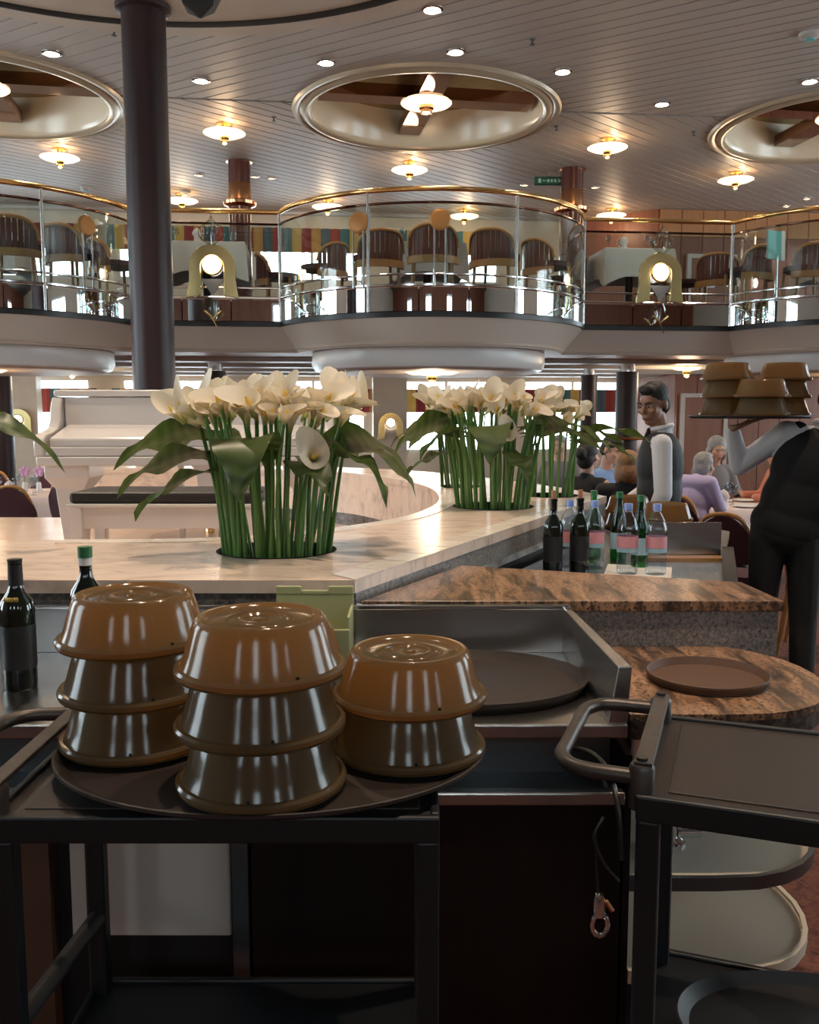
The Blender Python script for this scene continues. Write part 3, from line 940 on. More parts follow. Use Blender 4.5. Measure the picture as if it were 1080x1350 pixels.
# light border tiles along the slanting edge and around the stage rim
dv = (C2 - C1).normalized(); nv = Vector((-dv.y, dv.x))
L = (C2 - C1).length
nt_ = 17
for k in range(nt_):
    s0, s1 = L * k / nt_ + .003, L * (k + 1) / nt_ - .003
    P = [C1 + dv * s0, C1 + dv * s1, C1 + dv * s1 + nv * .095, C1 + dv * s0 + nv * .095]
    if k == 0:
        P[3] = C1 + dv * .045 + nv * .095
    MB().prism([tuple(p) for p in P], ZM, ZM + .003).build('border_tile', 'marble_tile', bar, smooth=0)
MB().prism([tuple(p) for p in (C1, C2, C2 + nv * .099, C1 + dv * .045 + nv * .099)], ZM, ZM + .0012).build('grout_bed', 'grout', bar, smooth=0)
S = [Vector(p) for p in inner]
N2 = []
for i in range(len(S)):
    t = (S[min(i + 1, len(S) - 1)] - S[max(i - 1, 0)]).normalized()
    N2.append(Vector((t.y, -t.x)))
for i in range(8, len(S) - 3, 2):
    a, b = i, min(i + 2, len(S) - 1)
    f = .012
    P = [S[a].lerp(S[b], f), S[i + 1], S[a].lerp(S[b], 1 - f), S[b] + N2[b] * .085 - (S[b] - S[a]) * f, S[i + 1] + N2[i + 1] * .085, S[a] + N2[a] * .085 + (S[b] - S[a]) * f]
    MB().prism([tuple(p) for p in P], ZM, ZM + .003).build('border_tile', 'marble_tile', bar, smooth=0)
# fascias
MB().box(-2.9, C1.x + .002, 2.385, 2.42, ZM - .105, ZM - .032).build('granite_fascia', 'granite_dark', bar, smooth=0)
fa = [C1 + dv * .0 + nv * .006, C2 - dv * .005 + nv * .006]
MB().wall([tuple(p) for p in fa], ZM - .105, ZM - .032, .03, off=-.012).build('granite_fascia', 'granite_grey', bar, smooth=0)
fb = [C1 + nv * .05 + dv * .02, C2 + nv * .05 - dv * .05]
MB().wall([tuple(p) for p in fb], ZM - .155, ZM - .105, .04, off=-.02).build('lower_moulding', 'marble_tile', bar, smooth=0)
# stage rim wall with dark base band, and outer base
MB().wall(inner, ZP + .09, ZM - .034, .03, off=.02).build('stage_rim', 'marble', bar, smooth=30)
MB().wall(inner, ZP, ZP + .09, .036, off=.02).build('base_band', 'granite_dark', bar, smooth=30)
base_poly = [(-2.88, 2.50), (-.20, 2.50)] + [tuple(C1 + nv * .10 + dv * .2), tuple(C2 + nv * .10 - dv * .1)] + [(p[0] - .06, p[1] - .05) for p in outer_far[2:]] + [(p[0] + .05 * N2[len(S) - 1 - i].x, p[1] + .05 * N2[len(S) - 1 - i].y) for i, p in enumerate(reversed(inner))]
MB().prism(base_poly, 0, ZM - .036).build('base', 'steel', bar, smooth=0)
# stage floor
st = MB().prism(list(inner) + [(-4.6, 7.3), (-4.6, 3.15)], ZP - .12, ZP)
struct(st.build('floor_stage', 'pinkish_floor', smooth=0), 'raised stage floor under the piano')
struct(MB().prism([(-4.5, 3.25), (-2.9, 3.25), (-2.7, 7.2), (-4.5, 7.2)], 0, ZP - .12).build('wall_stage', 'wood_dark', smooth=0), 'dark side of the raised stage')

# ================================================================ PIANO AND BENCH
PX, PY = -1.15, 4.62
pi_ = thing('grand_piano', 'white grand piano with closed lid on the raised stage', 'piano', (PX, PY, ZP))
hw = .745
case = [(-hw + .03, .30), (hw - .03, .30), (hw - .03, .9), (.62, 1.15), (.40, 1.35), (.25, 1.6), (.05, 1.85), (-.25, 1.98), (-.55, 1.92), (-hw + .03, 1.7)]
MB().prism(case, .60, .915).build('case', 'piano_white', pi_, smooth=30, bevel=.008)
lid = [(-hw - .0, .26), (hw, .26), (hw, .92), (.64, 1.19), (.42, 1.39), (.27, 1.63), (.06, 1.89), (-.25, 2.02), (-.57, 1.96), (-hw, 1.73)]
MB().prism(lid, .92, .955).build('lid', 'piano_white', pi_, smooth=30, bevel=.008)
MB().box(-hw + .055, hw - .055, .27, .31, .76, .915).build('music_shelf_front', 'piano_white', pi_, smooth=0, bevel=.006)
MB().add([(-hw + .06, .02, .705), (hw - .06, .02, .705), (hw - .06, .29, .775), (-hw + .06, .29, .775), (-hw + .06, .02, .66), (hw - .06, .02, .66), (hw - .06, .29, .66), (-hw + .06, .29, .66)],
         [(0, 1, 2, 3), (7, 6, 5, 4), (0, 4, 5, 1), (1, 5, 6, 2), (2, 6, 7, 3), (3, 7, 4, 0)]).build('fallboard', 'piano_white', pi_, smooth=0, bevel=.012)
MB().box(-hw + .05, hw - .05, .0, .06, .615, .66).build('key_slip', 'piano_white', pi_, smooth=0, bevel=.006)
MB().box(-hw, hw, -.01, .34, .565, .612).build('key_bed', 'piano_white', pi_, smooth=0, bevel=.008)
for s in (-1, 1):
    arm = [(-.005, .612), (.34, .612), (.34, .915), (.26, .915), (.235, .86), (.225, .80), (.19, .755), (.11, .735), (.03, .725), (-.005, .70)]
    q = MB().prism(arm, 0, .055)
    x0 = -hw - .012 if s < 0 else hw - .043
    q.v = [(x0 + z, x, y) for x, y, z in q.v]
    q.build('cheek', 'piano_white', pi_, smooth=30, bevel=.01)
for x, y in ((-hw + .13, .17), (hw - .13, .17), (-.25, 1.72)):
    q = MB()
    M = Matrix.Translation((x, y, 0))
    prof = [(.115, .565), (.115, .50), (.09, .46), (.075, .44), (.045, .09), (.055, .07), (.055, .04), (.03, .035)]
    vs, fs = [], []
    for r, z in prof:
        vs += [(x - r, y - r, z), (x + r, y - r, z), (x + r, y + r, z), (x - r, y + r, z)]
    for i in range(len(prof) - 1):
        for k in range(4):
            fs.append((i * 4 + k, i * 4 + (k + 1) % 4, i * 4 + 4 + (k + 1) % 4, i * 4 + 4 + k))
    fs += [(0, 1, 2, 3), tuple(len(prof) * 4 - 4 + k for k in (3, 2, 1, 0))]
    q.add(vs, fs).build('leg', 'piano_white', pi_, smooth=30, bevel=.004)
    MB().lathe([(0, 0), (.03, 0), (.032, .02), (.02, .038), (0, .038)], 16, (x, y, 0)).build('caster', 'brass', pi_)
q = MB().box(-.12, -.09, .36, .39, .12, .57).box(.09, .12, .36, .39, .12, .57).box(-.16, .16, .30, .42, .08, .13)
q.build('pedal_lyre', 'piano_white', pi_, smooth=0, bevel=.006)
for x in (-.07, 0, .07):
    MB().box(x - .015, x + .015, .20, .31, .085, .10).build('pedal', 'brass', pi_, smooth=0, bevel=.004)
be = thing('piano_bench', 'white piano bench with black leather cushion in front of the piano', 'bench', (-1.035, 3.98, ZP))
MB().box(-.40, .40, -.17, .17, .452, .50).build('cushion', 'leather', be, smooth=0, bevel=.016)
MB().box(-.41, .41, -.18, .18, .435, .452).build('seat_frame', 'piano_white', be, smooth=0, bevel=.004)
MB().box(-.38, .38, -.155, -.135, .345, .435).box(-.38, .38, .135, .155, .345, .435).box(-.38, -.36, -.135, .135, .345, .435).box(.36, .38, -.135, .135, .345, .435).build('apron', 'piano_white', be, smooth=0)
for sx in (-1, 1):
    for sy in (-1, 1):
        q = MB(); x, y = sx * .372, sy * .145
        q.box(x - .026, x + .026, y - .026, y + .026, 0, .435)
        q.build('leg', 'piano_white', be, smooth=0, bevel=.004)

# ================================================================ CALLA LILY ARRANGEMENTS
def spathe_mesh(name, tipk, flare):
    q = MB(); n, m = 18, 9
    vs, fs = [], []
    for j in range(m + 1):
        t = j / m
        for i in range(n):
            a = 2 * PI * i / n
            c = (1 + math.cos(a)) / 2
            r = .007 + .026 * t ** 1.5 + flare * max(0, t - .7) ** 1.2 * (0.6 + .9 * c)
            z = .085 * t + t ** 3 * (.045 * tipk * c ** 2.2 - .018 * (1 - c))
            x = r * math.cos(a) * (1 + .25 * t * t * c) ; y = r * math.sin(a) * .95
            if t > .8:
                x += (t - .8) * .09 * c ** 3
            vs.append((x, y, z))
    for j in range(m):
        for i in range(n):
            k = (i + 1) % n
            fs.append((j * n + i, j * n + k, (j + 1) * n + k, (j + 1) * n + i))
    q.add(vs, fs)
    me = q.mesh(name, 60)
    return me
SP = [spathe_mesh('spathe', 1.0, .04), spathe_mesh('spathe', 1.3, .02), spathe_mesh('spathe', .8, .075)]
translucent('spathe_glow', (0.84, 0.77, 0.64), (0.85, 0.74, 0.52), 0.3, 0.45)
_nt = MATS['spathe_glow'].node_tree
_tc = _nt.nodes.new('ShaderNodeTexCoord'); _sp = _nt.nodes.new('ShaderNodeSeparateXYZ'); _mr = _nt.nodes.new('ShaderNodeMapRange')
_mr.inputs['From Min'].default_value = 0.0; _mr.inputs['From Max'].default_value = 0.055
_r = _nt.nodes.new('ShaderNodeValToRGB')
_r.color_ramp.elements[0].color = (0.16, 0.30, 0.04, 1); _r.color_ramp.elements[1].color = (0.84, 0.77, 0.64, 1)
_r.color_ramp.elements.new(0.45).color = (0.55, 0.58, 0.24, 1)
_nt.links.new(_tc.outputs['Object'], _sp.inputs[0]); _nt.links.new(_sp.outputs[2], _mr.inputs[0]); _nt.links.new(_mr.outputs[0], _r.inputs[0])
_nt.links.new(_r.outputs[0], _nt.nodes['Principled BSDF'].inputs['Base Color'])
for me in SP:
    me.materials.append(MATS['spathe_glow'])
SPX = MB().lathe([(0, .012), (.007, .02), (.0075, .06), (.004, .08), (0, .083)], 8).mesh('spadix', 60)
SPX.materials.append(MATS['spadix'])
def leaf_mesh(L_, Wd, droop, cup=.18, wav=.0):
    q = MB(); n, m = 14, 8
    vs, fs = [], []
    ang = 0.0; x = z = 0.0
    for j in range(n + 1):
        t = j / n
        wv = Wd * ((.12 + .88 * (t / .26) ** .6) if t < .26 else max(0.0, 1 - ((t - .26) / .74) ** 1.7) ** .85)
        for i in range(m + 1):
            s = 2 * i / m - 1
            back = -.20 * L_ * (max(0, .40 - t) / .40) ** 1.2 * abs(s) ** 1.5
            zz = z + cup * .6 * wv * (abs(s) ** 1.3) * .6 + wav * math.sin(t * 13 + s * 2) * abs(s)
            vs.append((x + back, s * wv / 2, zz))
        ang += droop / n
        x += L_ / n * math.cos(ang); z -= L_ / n * math.sin(ang)
    for j in range(n):
        for i in range(m):
            o = j * (m + 1) + i
            fs.append((o, o + 1, o + m + 2, o + m + 1))
    return q.add(vs, fs)
lg = translucent('leaf_glow', (0.040, 0.085, 0.022), (0.11, 0.20, 0.03), 0.20, 0.40)
_nt = lg.node_tree
_tc = _nt.nodes.new('ShaderNodeTexCoord'); _wv = _nt.nodes.new('ShaderNodeTexWave'); _wv.inputs['Scale'].default_value = 9; _wv.inputs['Distortion'].default_value = 4; _wv.inputs['Detail'].default_value = 2
_r = _nt.nodes.new('ShaderNodeValToRGB'); _r.color_ramp.elements[0].color = (0.026, 0.050, 0.014, 1); _r.color_ramp.elements[1].color = (0.080, 0.115, 0.036, 1)
_nt.links.new(_tc.outputs['Object'], _wv.inputs['Vector']); _nt.links.new(_wv.outputs['Fac'], _r.inputs['Fac']); _nt.links.new(_r.outputs['Color'], _nt.nodes['Principled BSDF'].inputs['Base Color'])
def frame_to(dirv, roll=0.0):
    x = Vector(dirv).normalized()
    y = Vector((0, 0, 1)).cross(x)
    y = y.normalized() if y.length > 1e-3 else Vector((0, 1, 0))
    z = x.cross(y)
    M = Matrix((x, y, z)).transposed()
    return M @ Matrix.Rotation(roll, 3, 'X')
def bouquet(label, c, r0, nst, nfl, spread, H, leaves, seed, special=()):
    R = random.Random(seed)
    e = thing('calla_lily_arrangement', label, 'flowers', (c[0], c[1], ZM - .065))
    tops = []
    for k in range(nst):
        a = R.uniform(0, 2 * PI); q = r0 * math.sqrt(R.uniform(.05, 1)) * .96
        if k < nst * .6:
            a = R.uniform(-PI * 1.02, PI * .02); q = r0 * R.uniform(.75, .97)
        b = Vector((q * math.cos(a), q * math.sin(a), 0))
        lean = 1 + (spread / r0 - 1) * R.uniform(.25, .62)
        h = H * R.uniform(.76, .88)
        tp = Vector((b.x * lean + R.uniform(-.02, .02), b.y * lean + R.uniform(-.02, .02), h))
        md = b.lerp(tp, .55) + Vector((-(tp.x - b.x) * .16 + R.uniform(-.012, .012), -(tp.y - b.y) * .16, 0))
        pts = catmull([b, md, tp], 4)
        rr = R.uniform(.0055, .0088)
        MB().tube(pts, [rr * (1.15 - .4 * i / (len(pts) - 1)) for i in range(len(pts))], 7).build('stem', 'stem', e)
        tops.append((tp, (tp - md).normalized()))
    for k in range(nfl):
        if k < len(tops):
            tp, dr = tops[k]
        else:
            a = R.uniform(0, 2 * PI); q = spread * math.sqrt(R.uniform(0.0, 1)) * .85
            tp = Vector((q * math.cos(a), q * math.sin(a), H * R.uniform(.80, .90))); dr = Vector((tp.x, tp.y, .5))
        out = Vector((tp.x, tp.y, 0)) / max(spread, .01)
        dr = (Vector((0, 0, 1)) + out * R.uniform(.7, 1.7) + Vector((R.uniform(-.3, .3), R.uniform(-.3, .3), 0))).normalized()
        o = bpy.data.objects.new('flower', SP[k % 3]); COL.objects.link(o); o.parent = e
        M = dr.to_track_quat('Z', 'X').to_matrix().to_4x4() @ Matrix.Rotation(R.uniform(0, 6.28), 4, 'Z')
        s = R.uniform(.68, .92)
        o.matrix_local = Matrix.Translation(tp - dr * .01) @ M @ Matrix.Scale(s, 4)
        x = bpy.data.objects.new('spadix', SPX); COL.objects.link(x); x.parent = o
    for (pos, dr, s) in special:
        o = bpy.data.objects.new('flower', SP[2]); COL.objects.link(o); o.parent = e
        dr = Vector(dr).normalized()
        o.matrix_local = Matrix.Translation(pos) @ dr.to_track_quat('Z', 'X').to_matrix().to_4x4() @ Matrix.Rotation(.6, 4, 'Z') @ Matrix.Scale(s, 4)
        x = bpy.data.objects.new('spadix', SPX); COL.objects.link(x); x.parent = o
        P = Vector(pos); b = Vector((P.x * .6, P.y * .75, 0))
        MB().tube(catmull([b, (P.x * .75, P.y * .8, P.z * .6), P - dr * .03 - Vector((0, 0, .0)), P], 4), .007, 7).build('stem', 'stem', e)
    for az, h, el, L_, Wd, droop, roll in leaves:
        a = math.radians(az)
        b = Vector((math.cos(a) * r0 * .55, math.sin(a) * r0 * .55, 0))
        tp = Vector((math.cos(a) * r0 * 1.05, math.sin(a) * r0 * 1.05, h))
        MB().tube(catmull([b, b.lerp(tp, .6) * 1.0, tp], 4), .006, 7).build('leaf_stalk', 'stem', e)
        d3 = Vector((math.cos(a) * math.cos(el), math.sin(a) * math.cos(el), math.sin(el)))
        o = leaf_mesh(L_ * 1.12, Wd * 1.3, droop, wav=.018).build('leaf', 'leaf_glow', e, smooth=80)
        o.matrix_local = Matrix.Translation(tp) @ frame_to(d3, roll).to_4x4()
bouquet('large bunch of white calla lilies standing in the marble counter before the piano', (-0.43, 2.92), .175, 44, 76, .37, .60,
        [(-100, .385, 1.0, .33, .15, 2.75, .15), (178, .43, .25, .31, .13, 1.1, .5), (190, .37, .15, .30, .14, 1.0, .4), (205, .33, -.1, .27, .11, .7, .3),
         (-8, .42, .25, .33, .16, 1.5, -.4), (-30, .40, .1, .30, .11, 1.2, -.3), (12, .40, .2, .30, .13, 1.4, -.3), (150, .42, .4, .26, .13, 1.2, 0), (60, .42, .4, .28, .14, 1.2, 0), (-60, .36, .1, .18, .10, 1.0, .2)],
        11, [((.135, -.19, .365), (.30, -1, .30), .95)])
bouquet('middle bunch of calla lilies in the front well of the far counter corner', (0.40, 4.32), .175, 42, 74, .38, .62,
        [(-100, .40, 1.0, .33, .16, 2.7, .1), (180, .45, .2, .32, .20, 1.3, .5), (205, .42, .1, .26, .14, 1.2, .4), (-5, .42, .3, .34, .12, 1.2, -.3), (-25, .45, .3, .38, .12, 1.1, -.3), (170, .32, 0, .24, .08, .8, .2), (-70, .33, -.1, .2, .10, 1.0, 0)],
        23, [((.02, -.21, .40), (.35, -1, .35), .9)])
bouquet('calla lilies in the rear well, left behind the middle bunch', (0.30, 5.50), .120, 22, 18, .24, .64, [(180, .42, .3, .3, .14, 1.3, .3), (210, .40, .2, .26, .12, 1.2, .2)], 31)
bouquet('calla lilies in the rear well, right behind the middle bunch', (0.76, 4.90), .135, 18, 15, .22, .58, [(0, .40, .35, .36, .11, .9, -.2), (-20, .36, .2, .3, .10, 1.0, -.2), (20, .40, .3, .3, .10, 1.0, 0)], 43)
# one leaf of another arrangement reaching in from the left edge: a fourth arrangement standing beyond the frame
MBL = bouquet('calla lily arrangement beyond the left edge, one long leaf reaching in', (-1.66, 2.95), .15, 8, 6, .2, .56, [(0, .48, .30, .38, .09, 1.4, .3), (170, .42, .3, .3, .12, 1.2, 0)], 57)
MB().lathe([(.19, ZM + .0), (.19, ZM + .003), (.05, ZM + .004), (0, ZM + .004)], 32, (-1.66, 2.95, 0)).build('planter_well', 'dark_hole', bar)

# ================================================================ STAINLESS SERVING UNIT
ZB = 0.95
su = thing('serving_unit', 'stainless steel serving counter with splashback under the marble bar', 'counter')
MB().box(-1.55, .405, 2.36, 2.378, ZB, 1.065).build('splashback', 'steel', su, smooth=0)
MB().box(-1.55, .425, 2.352, 2.378, 1.065, 1.078).build('splash_edge', 'chrome', su, smooth=0, bevel=.003)
q = MB().add([(.405, 1.80, ZB), (.405, 2.378, ZB), (.405, 2.378, 1.07), (.425, 1.80, 1.07), (.445, 1.80, ZB), (.425, 2.378, ZB), (.425, 2.378, 1.07), (.452, 1.80, 1.07)],
         [(0, 3, 2, 1), (4, 5, 6, 7), (0, 4, 7, 3), (1, 2, 6, 5), (3, 7, 6, 2), (0, 1, 5, 4)])
q.build('side_panel', 'steel', su, smooth=0, bevel=.003)
MB().box(-1.55, .445, 1.795, 2.36, ZB - .03, ZB).build('worktop', 'steel', su, smooth=0, bevel=.004)
MB().box(-1.55, .44, 1.93, 1.94, .79, ZB - .03).build('recess_back', 'steel_dark', su, smooth=0)
MB().box(-1.55, .44, 1.83, 1.93, .785, .797).build('recess_floor', 'steel_dark', su, smooth=0)
MB().box(-.10, -.085, 1.86, 1.93, .797, ZB - .03).build('recess_divider', 'steel_dark', su, smooth=0)
MB().box(-1.55, .445, 1.80, 1.83, .775, .803).build('lower_rail', 'steel', su, smooth=0, bevel=.004)
MB().box(-.33, .44, 1.81, 1.83, .0, .775).build('front_panel', 'wood_dark', su, smooth=0)
MB().box(-.372, -.338, 1.81, 1.84, .20, .775).build('steel_strip', 'steel_dark', su, smooth=0)
MB().box(-.72, -.38, 1.835, 1.855, .47, .775).build('white_panel', 'white_panel', su, smooth=0, bevel=.004)
MB().box(-1.5, .42, 1.86, 2.35, .0, .785).build('body', 'black', su, smooth=0)
MB().box(-.86, -.755, 1.815, 1.855, .0, .775).build('wood_post', 'post_wood', su, smooth=0)
MB().box(-1.3, -.86, 1.82, 1.84, .66, .69).build('drawer_rail', 'post_wood', su, smooth=0)
MB().box(-1.3, -.86, 1.82, 1.84, .28, .30).build('drawer_rail', 'post_wood', su, smooth=0)

# ================================================================ GRANITE STATION AT THE RIGHT
gs = thing('granite_counter', 'brown granite counter with raised ledge and rounded end', 'counter')
led = [(-.13, 2.385), (1.0, 2.385), (.985, 2.66), (.17, 2.96)]
MB().prism(led, 1.055, 1.083).build('ledge_top', 'granite_brown', gs, smooth=0, bevel=.003)
MB().prism([(.44, 2.40), (.99, 2.40), (.975, 2.65), (.18, 2.93)], ZB - .02, 1.055).build('ledge_front', 'granite_grey', gs, smooth=0)
low = [(.46, 2.44), (.46, 1.84)]
for k in range(15):
    t = -PI / 2 + PI * k / 14
    low.append((.66 + .315 * math.cos(t) ** .8 if math.cos(t) > 0 else .66, 2.14 + .30 * math.sin(t)))
MB().prism(low, ZB - .008, ZB + .006).build('lower_top', 'granite_brown', gs, smooth=30)
ins = [(.66 + (x - .66) * .985, 2.14 + (y - 2.14) * .985) for x, y in low]
MB().prism(ins, ZB - .05, ZB - .008).build('lower_edge', 'granite_dark', gs, smooth=30)
ins2 = [(.66 + (x - .66) * .97, 2.14 + (y - 2.14) * .97) for x, y in low]
MB().prism(ins2, ZB - .085, ZB - .05).build('steel_apron', 'chrome', gs, smooth=30)
for zs, k_ in ((.585, .95), (.37, .93)):
    sh = [(.66 + (x - .66) * k_, 2.14 + (y - 2.14) * k_) for x, y in low]
    MB().prism(sh, zs - .012, zs).build('shelf', 'laminate', gs, smooth=30)
    MB().wall(sh[1:], zs - .022, zs + .008, .012, off=.0).build('shelf_edge', 'steel_dark' if zs > .5 else 'laminate', gs, smooth=30)
MB().box(.45, 1.0, 2.395, 2.44, 0, ZB - .05).build('back_panel', 'laminate', gs, smooth=0)
MB().box(.455, .47, 1.85, 2.40, 0, ZB - .085).build('side_panel', 'wood_dark', gs, smooth=0)
MB().prism([(.66 + (x - .66) * .9, 2.14 + (y - 2.14) * .9) for x, y in low], 0.0, .12).build('plinth', 'black', gs, smooth=30)
# chrome fitting on the shelf
e = thing('chrome_tap', 'chrome tap fitting with curved pipe on the cream shelf', 'tap', (.60, 2.02, .585))
MB().lathe([(0, 0), (.04, 0), (.04, .012), (.022, .02), (.022, .07), (.03, .08), (.03, .10), (0, .11)], 20).build('base', 'chrome', e)
MB().cyl((.02, 0, .03), (.075, 0, .03), .014, n=12).build('valve', 'chrome', e)
MB().tube(catmull([(.06, 0, .12), (.09, 0, .05), (.13, 0, .035), (.17, 0, .06), (.19, .02, .12)], 5), .010, 10).build('pipe', 'chrome', e)

# ================================================================ SECOND STATION WITH THE BOTTLES
ss = thing('bottle_station', 'steel bottle station running back along the marble bar', 'counter')
A = [tuple(C1 + dv * .56 + nv * .02), (.20, 2.975), (.98, 2.69), (1.42, 4.05), (1.72, 4.85), (1.62, 5.13), (1.06, 5.13), tuple(C2 - nv * .02 + dv * .02), tuple(C2 + nv * .02 - dv * .06)]
MB().prism(A, ZB - .03, ZB).build('worktop', 'steel', ss, smooth=0)
MB().prism([(.3, 3.1), (.95, 2.80), (1.38, 4.0), (1.66, 4.85), (1.58, 5.08), (1.2, 5.08)], 0, ZB - .03).build('body', 'steel_dark', ss, smooth=0)
MB().wall([(.985, 2.72), (1.43, 4.05)], ZB - .06, ZB + .035, .05, off=.0).build('bumper', 'cart_black', ss, smooth=0)
MB().wall([(1.02, 2.75), (1.455, 4.05)], 0, ZB - .06, .02, off=.0).build('outer_panel', 'steel', ss, smooth=0)
MB().wall([(1.00, 3.95), (1.37, 3.97)], ZB, 1.105, .012).build('divider', 'steel', ss, smooth=0)
MB().box(1.0, 1.37, 3.86, 3.945, ZB, ZB + .012).build('divider_shelf', 'gold_wood', ss, smooth=0)

# ================================================================ PLATE COVERS
def mk_cover():
    dome = MB().lathe([(.1215, .012), (.1175, .022), (.113, .036), (.107, .058), (.102, .074), (.099, .081), (.094, .085), (.089, .0845), (.085, .080), (.079, .0775), (.052, .0775), (.048, .081), (.032, .0815), (.028, .078), (.012, .078), (.010, .081), (0, .0815)], 48).mesh('dome')
    rim = MB().lathe([(.1205, .014), (.1195, .006), (.121, .001), (.126, .0), (.1305, .003), (.131, .009), (.128, .013), (.1225, .0135)], 48).mesh('rim')
    notch = MB().box(-.002, .002, -.1235, -.119, .011, .017).mesh('finger_notch', 0)
    dome.materials.append(MATS['cover']); rim.materials.append(MATS['cover']); notch.materials.append(MATS['cart_black'])
    return dome, rim, notch
COV = mk_cover()
def cover(label, x, y, z, rz=0.0, group='tan plate covers'):
    e = thing('plate_cover', label, 'plate cover', (x, y, z), rz, group)
    for nm, me in zip(('dome', 'rim', 'finger_notch'), COV):
        o = bpy.data.objects.new(nm, me); COL.objects.link(o); o.parent = e
    return e
PLW = MB().lathe([(0, .0), (.080, .0), (.086, .001), (.126, .0035), (.1275, .0048), (.125, .0055), (.085, .0035), (0, .003)], 40).mesh('well')
PLW.materials.append(MATS['plate_ware'])
PLR = MB().lathe([(.1255, .0030), (.1285, .0036), (.1290, .0046), (.1265, .0053)], 40).mesh('rim')
PLR.materials.append(MATS['plate_ware'])
def base_plate(label, x, y, z):
    e = thing('dinner_plate', label, 'plate', (x, y, z), 0, 'plates under the covers')
    for nm, me in (('well', PLW), ('rim', PLR)):
        o = bpy.data.objects.new(nm, me); COL.objects.link(o); o.parent = e
ZT = 1.0
CH = .0875
ordn = {1: ['bottom'], 2: ['lower', 'top'], 3: ['bottom', 'middle', 'top']}
def stack(x, y, z, n, where, rz=0.0):
    for k in range(n):
        base_plate('brown plate under the %s cover, %s' % (ordn[n][k], where), x, y, z + k * CH)
        cover('%s tan plate cover of the %s' % (ordn[n][k], where), x + rnd.uniform(-.002, .002), y, z + k * CH + .0055, rz + k * .3)
ZTR = ZT + .010
stack(-.228, 1.36, ZTR, 3, 'front centre cart stack', .0)
stack(-.474, 1.540, ZTR, 3, 'left cart stack', .2)
stack(.000, 1.500, ZTR, 2, 'right cart stack', .1)
stack(-.244, 1.665, ZTR, 2, 'rear cart stack half hidden behind the others', .4)
stack(1.31, 4.60, ZB, 2, 'stack at the steel divider below the waiter', .2)
stack(1.205, 4.985, ZB, 2, 'stack at the far tip of the marble bar', .2)

# ---- trays
def oval_tray(label, x, y, z, a, b, rz, m, rim=.022, name='serving_tray'):
    e = thing(name, label, 'tray', (x, y, z), rz, 'serving trays')
    n = 64
    prof = [(0, .0), (.93, .0), (.965, rim * .75), (1.0, rim), (1.0, rim - .006), (.975, rim * .6), (.915, -.004), (0, -.004)]
    def sweep(pr):
        vs, fs = [], []
        k = len(pr)
        for i in range(n):
            t = 2 * PI * i / n
            for r, zz in pr:
                vs.append((a * r * math.cos(t), b * r * math.sin(t), zz + .004))
        for i in range(n):
            j = (i + 1) % n
            for q in range(k - 1):
                if pr[q][0] == 0:
                    fs.append((i * k + q, i * k + q + 1, j * k + q + 1))
                elif pr[q + 1][0] == 0:
                    fs.append((i * k + q, j * k + q, i * k + q + 1))
                else:
                    fs.append((i * k + q, j * k + q, j * k + q + 1, i * k + q + 1))
        return MB().add(vs, fs)
    sweep(prof[0:2] + [(.935, -.004), (0, -.004)]).build('base', m, e)
    sweep([(.925, .0), (.935, .003), (.975, rim * .75), (.99, rim), (1.0, rim - .001), (1.0, rim - .006), (.985, rim * .55), (.945, -.004), (.93, -.004)]).build('rim', m, e)
    return e
oval_tray('big oval dark brown tray under the cover stacks on the left cart', -.235, 1.515, ZT, .365, .285, 0, 'tray_brown', .012)
oval_tray('dark brown oval tray lying in the stainless unit', .13, 2.07, ZB, .285, .225, 0, 'tray_brown')
oval_tray('round brown tray lying on the granite counter', .70, 2.085, ZB + .006, .140, .135, 0, 'tray_lit', .018)

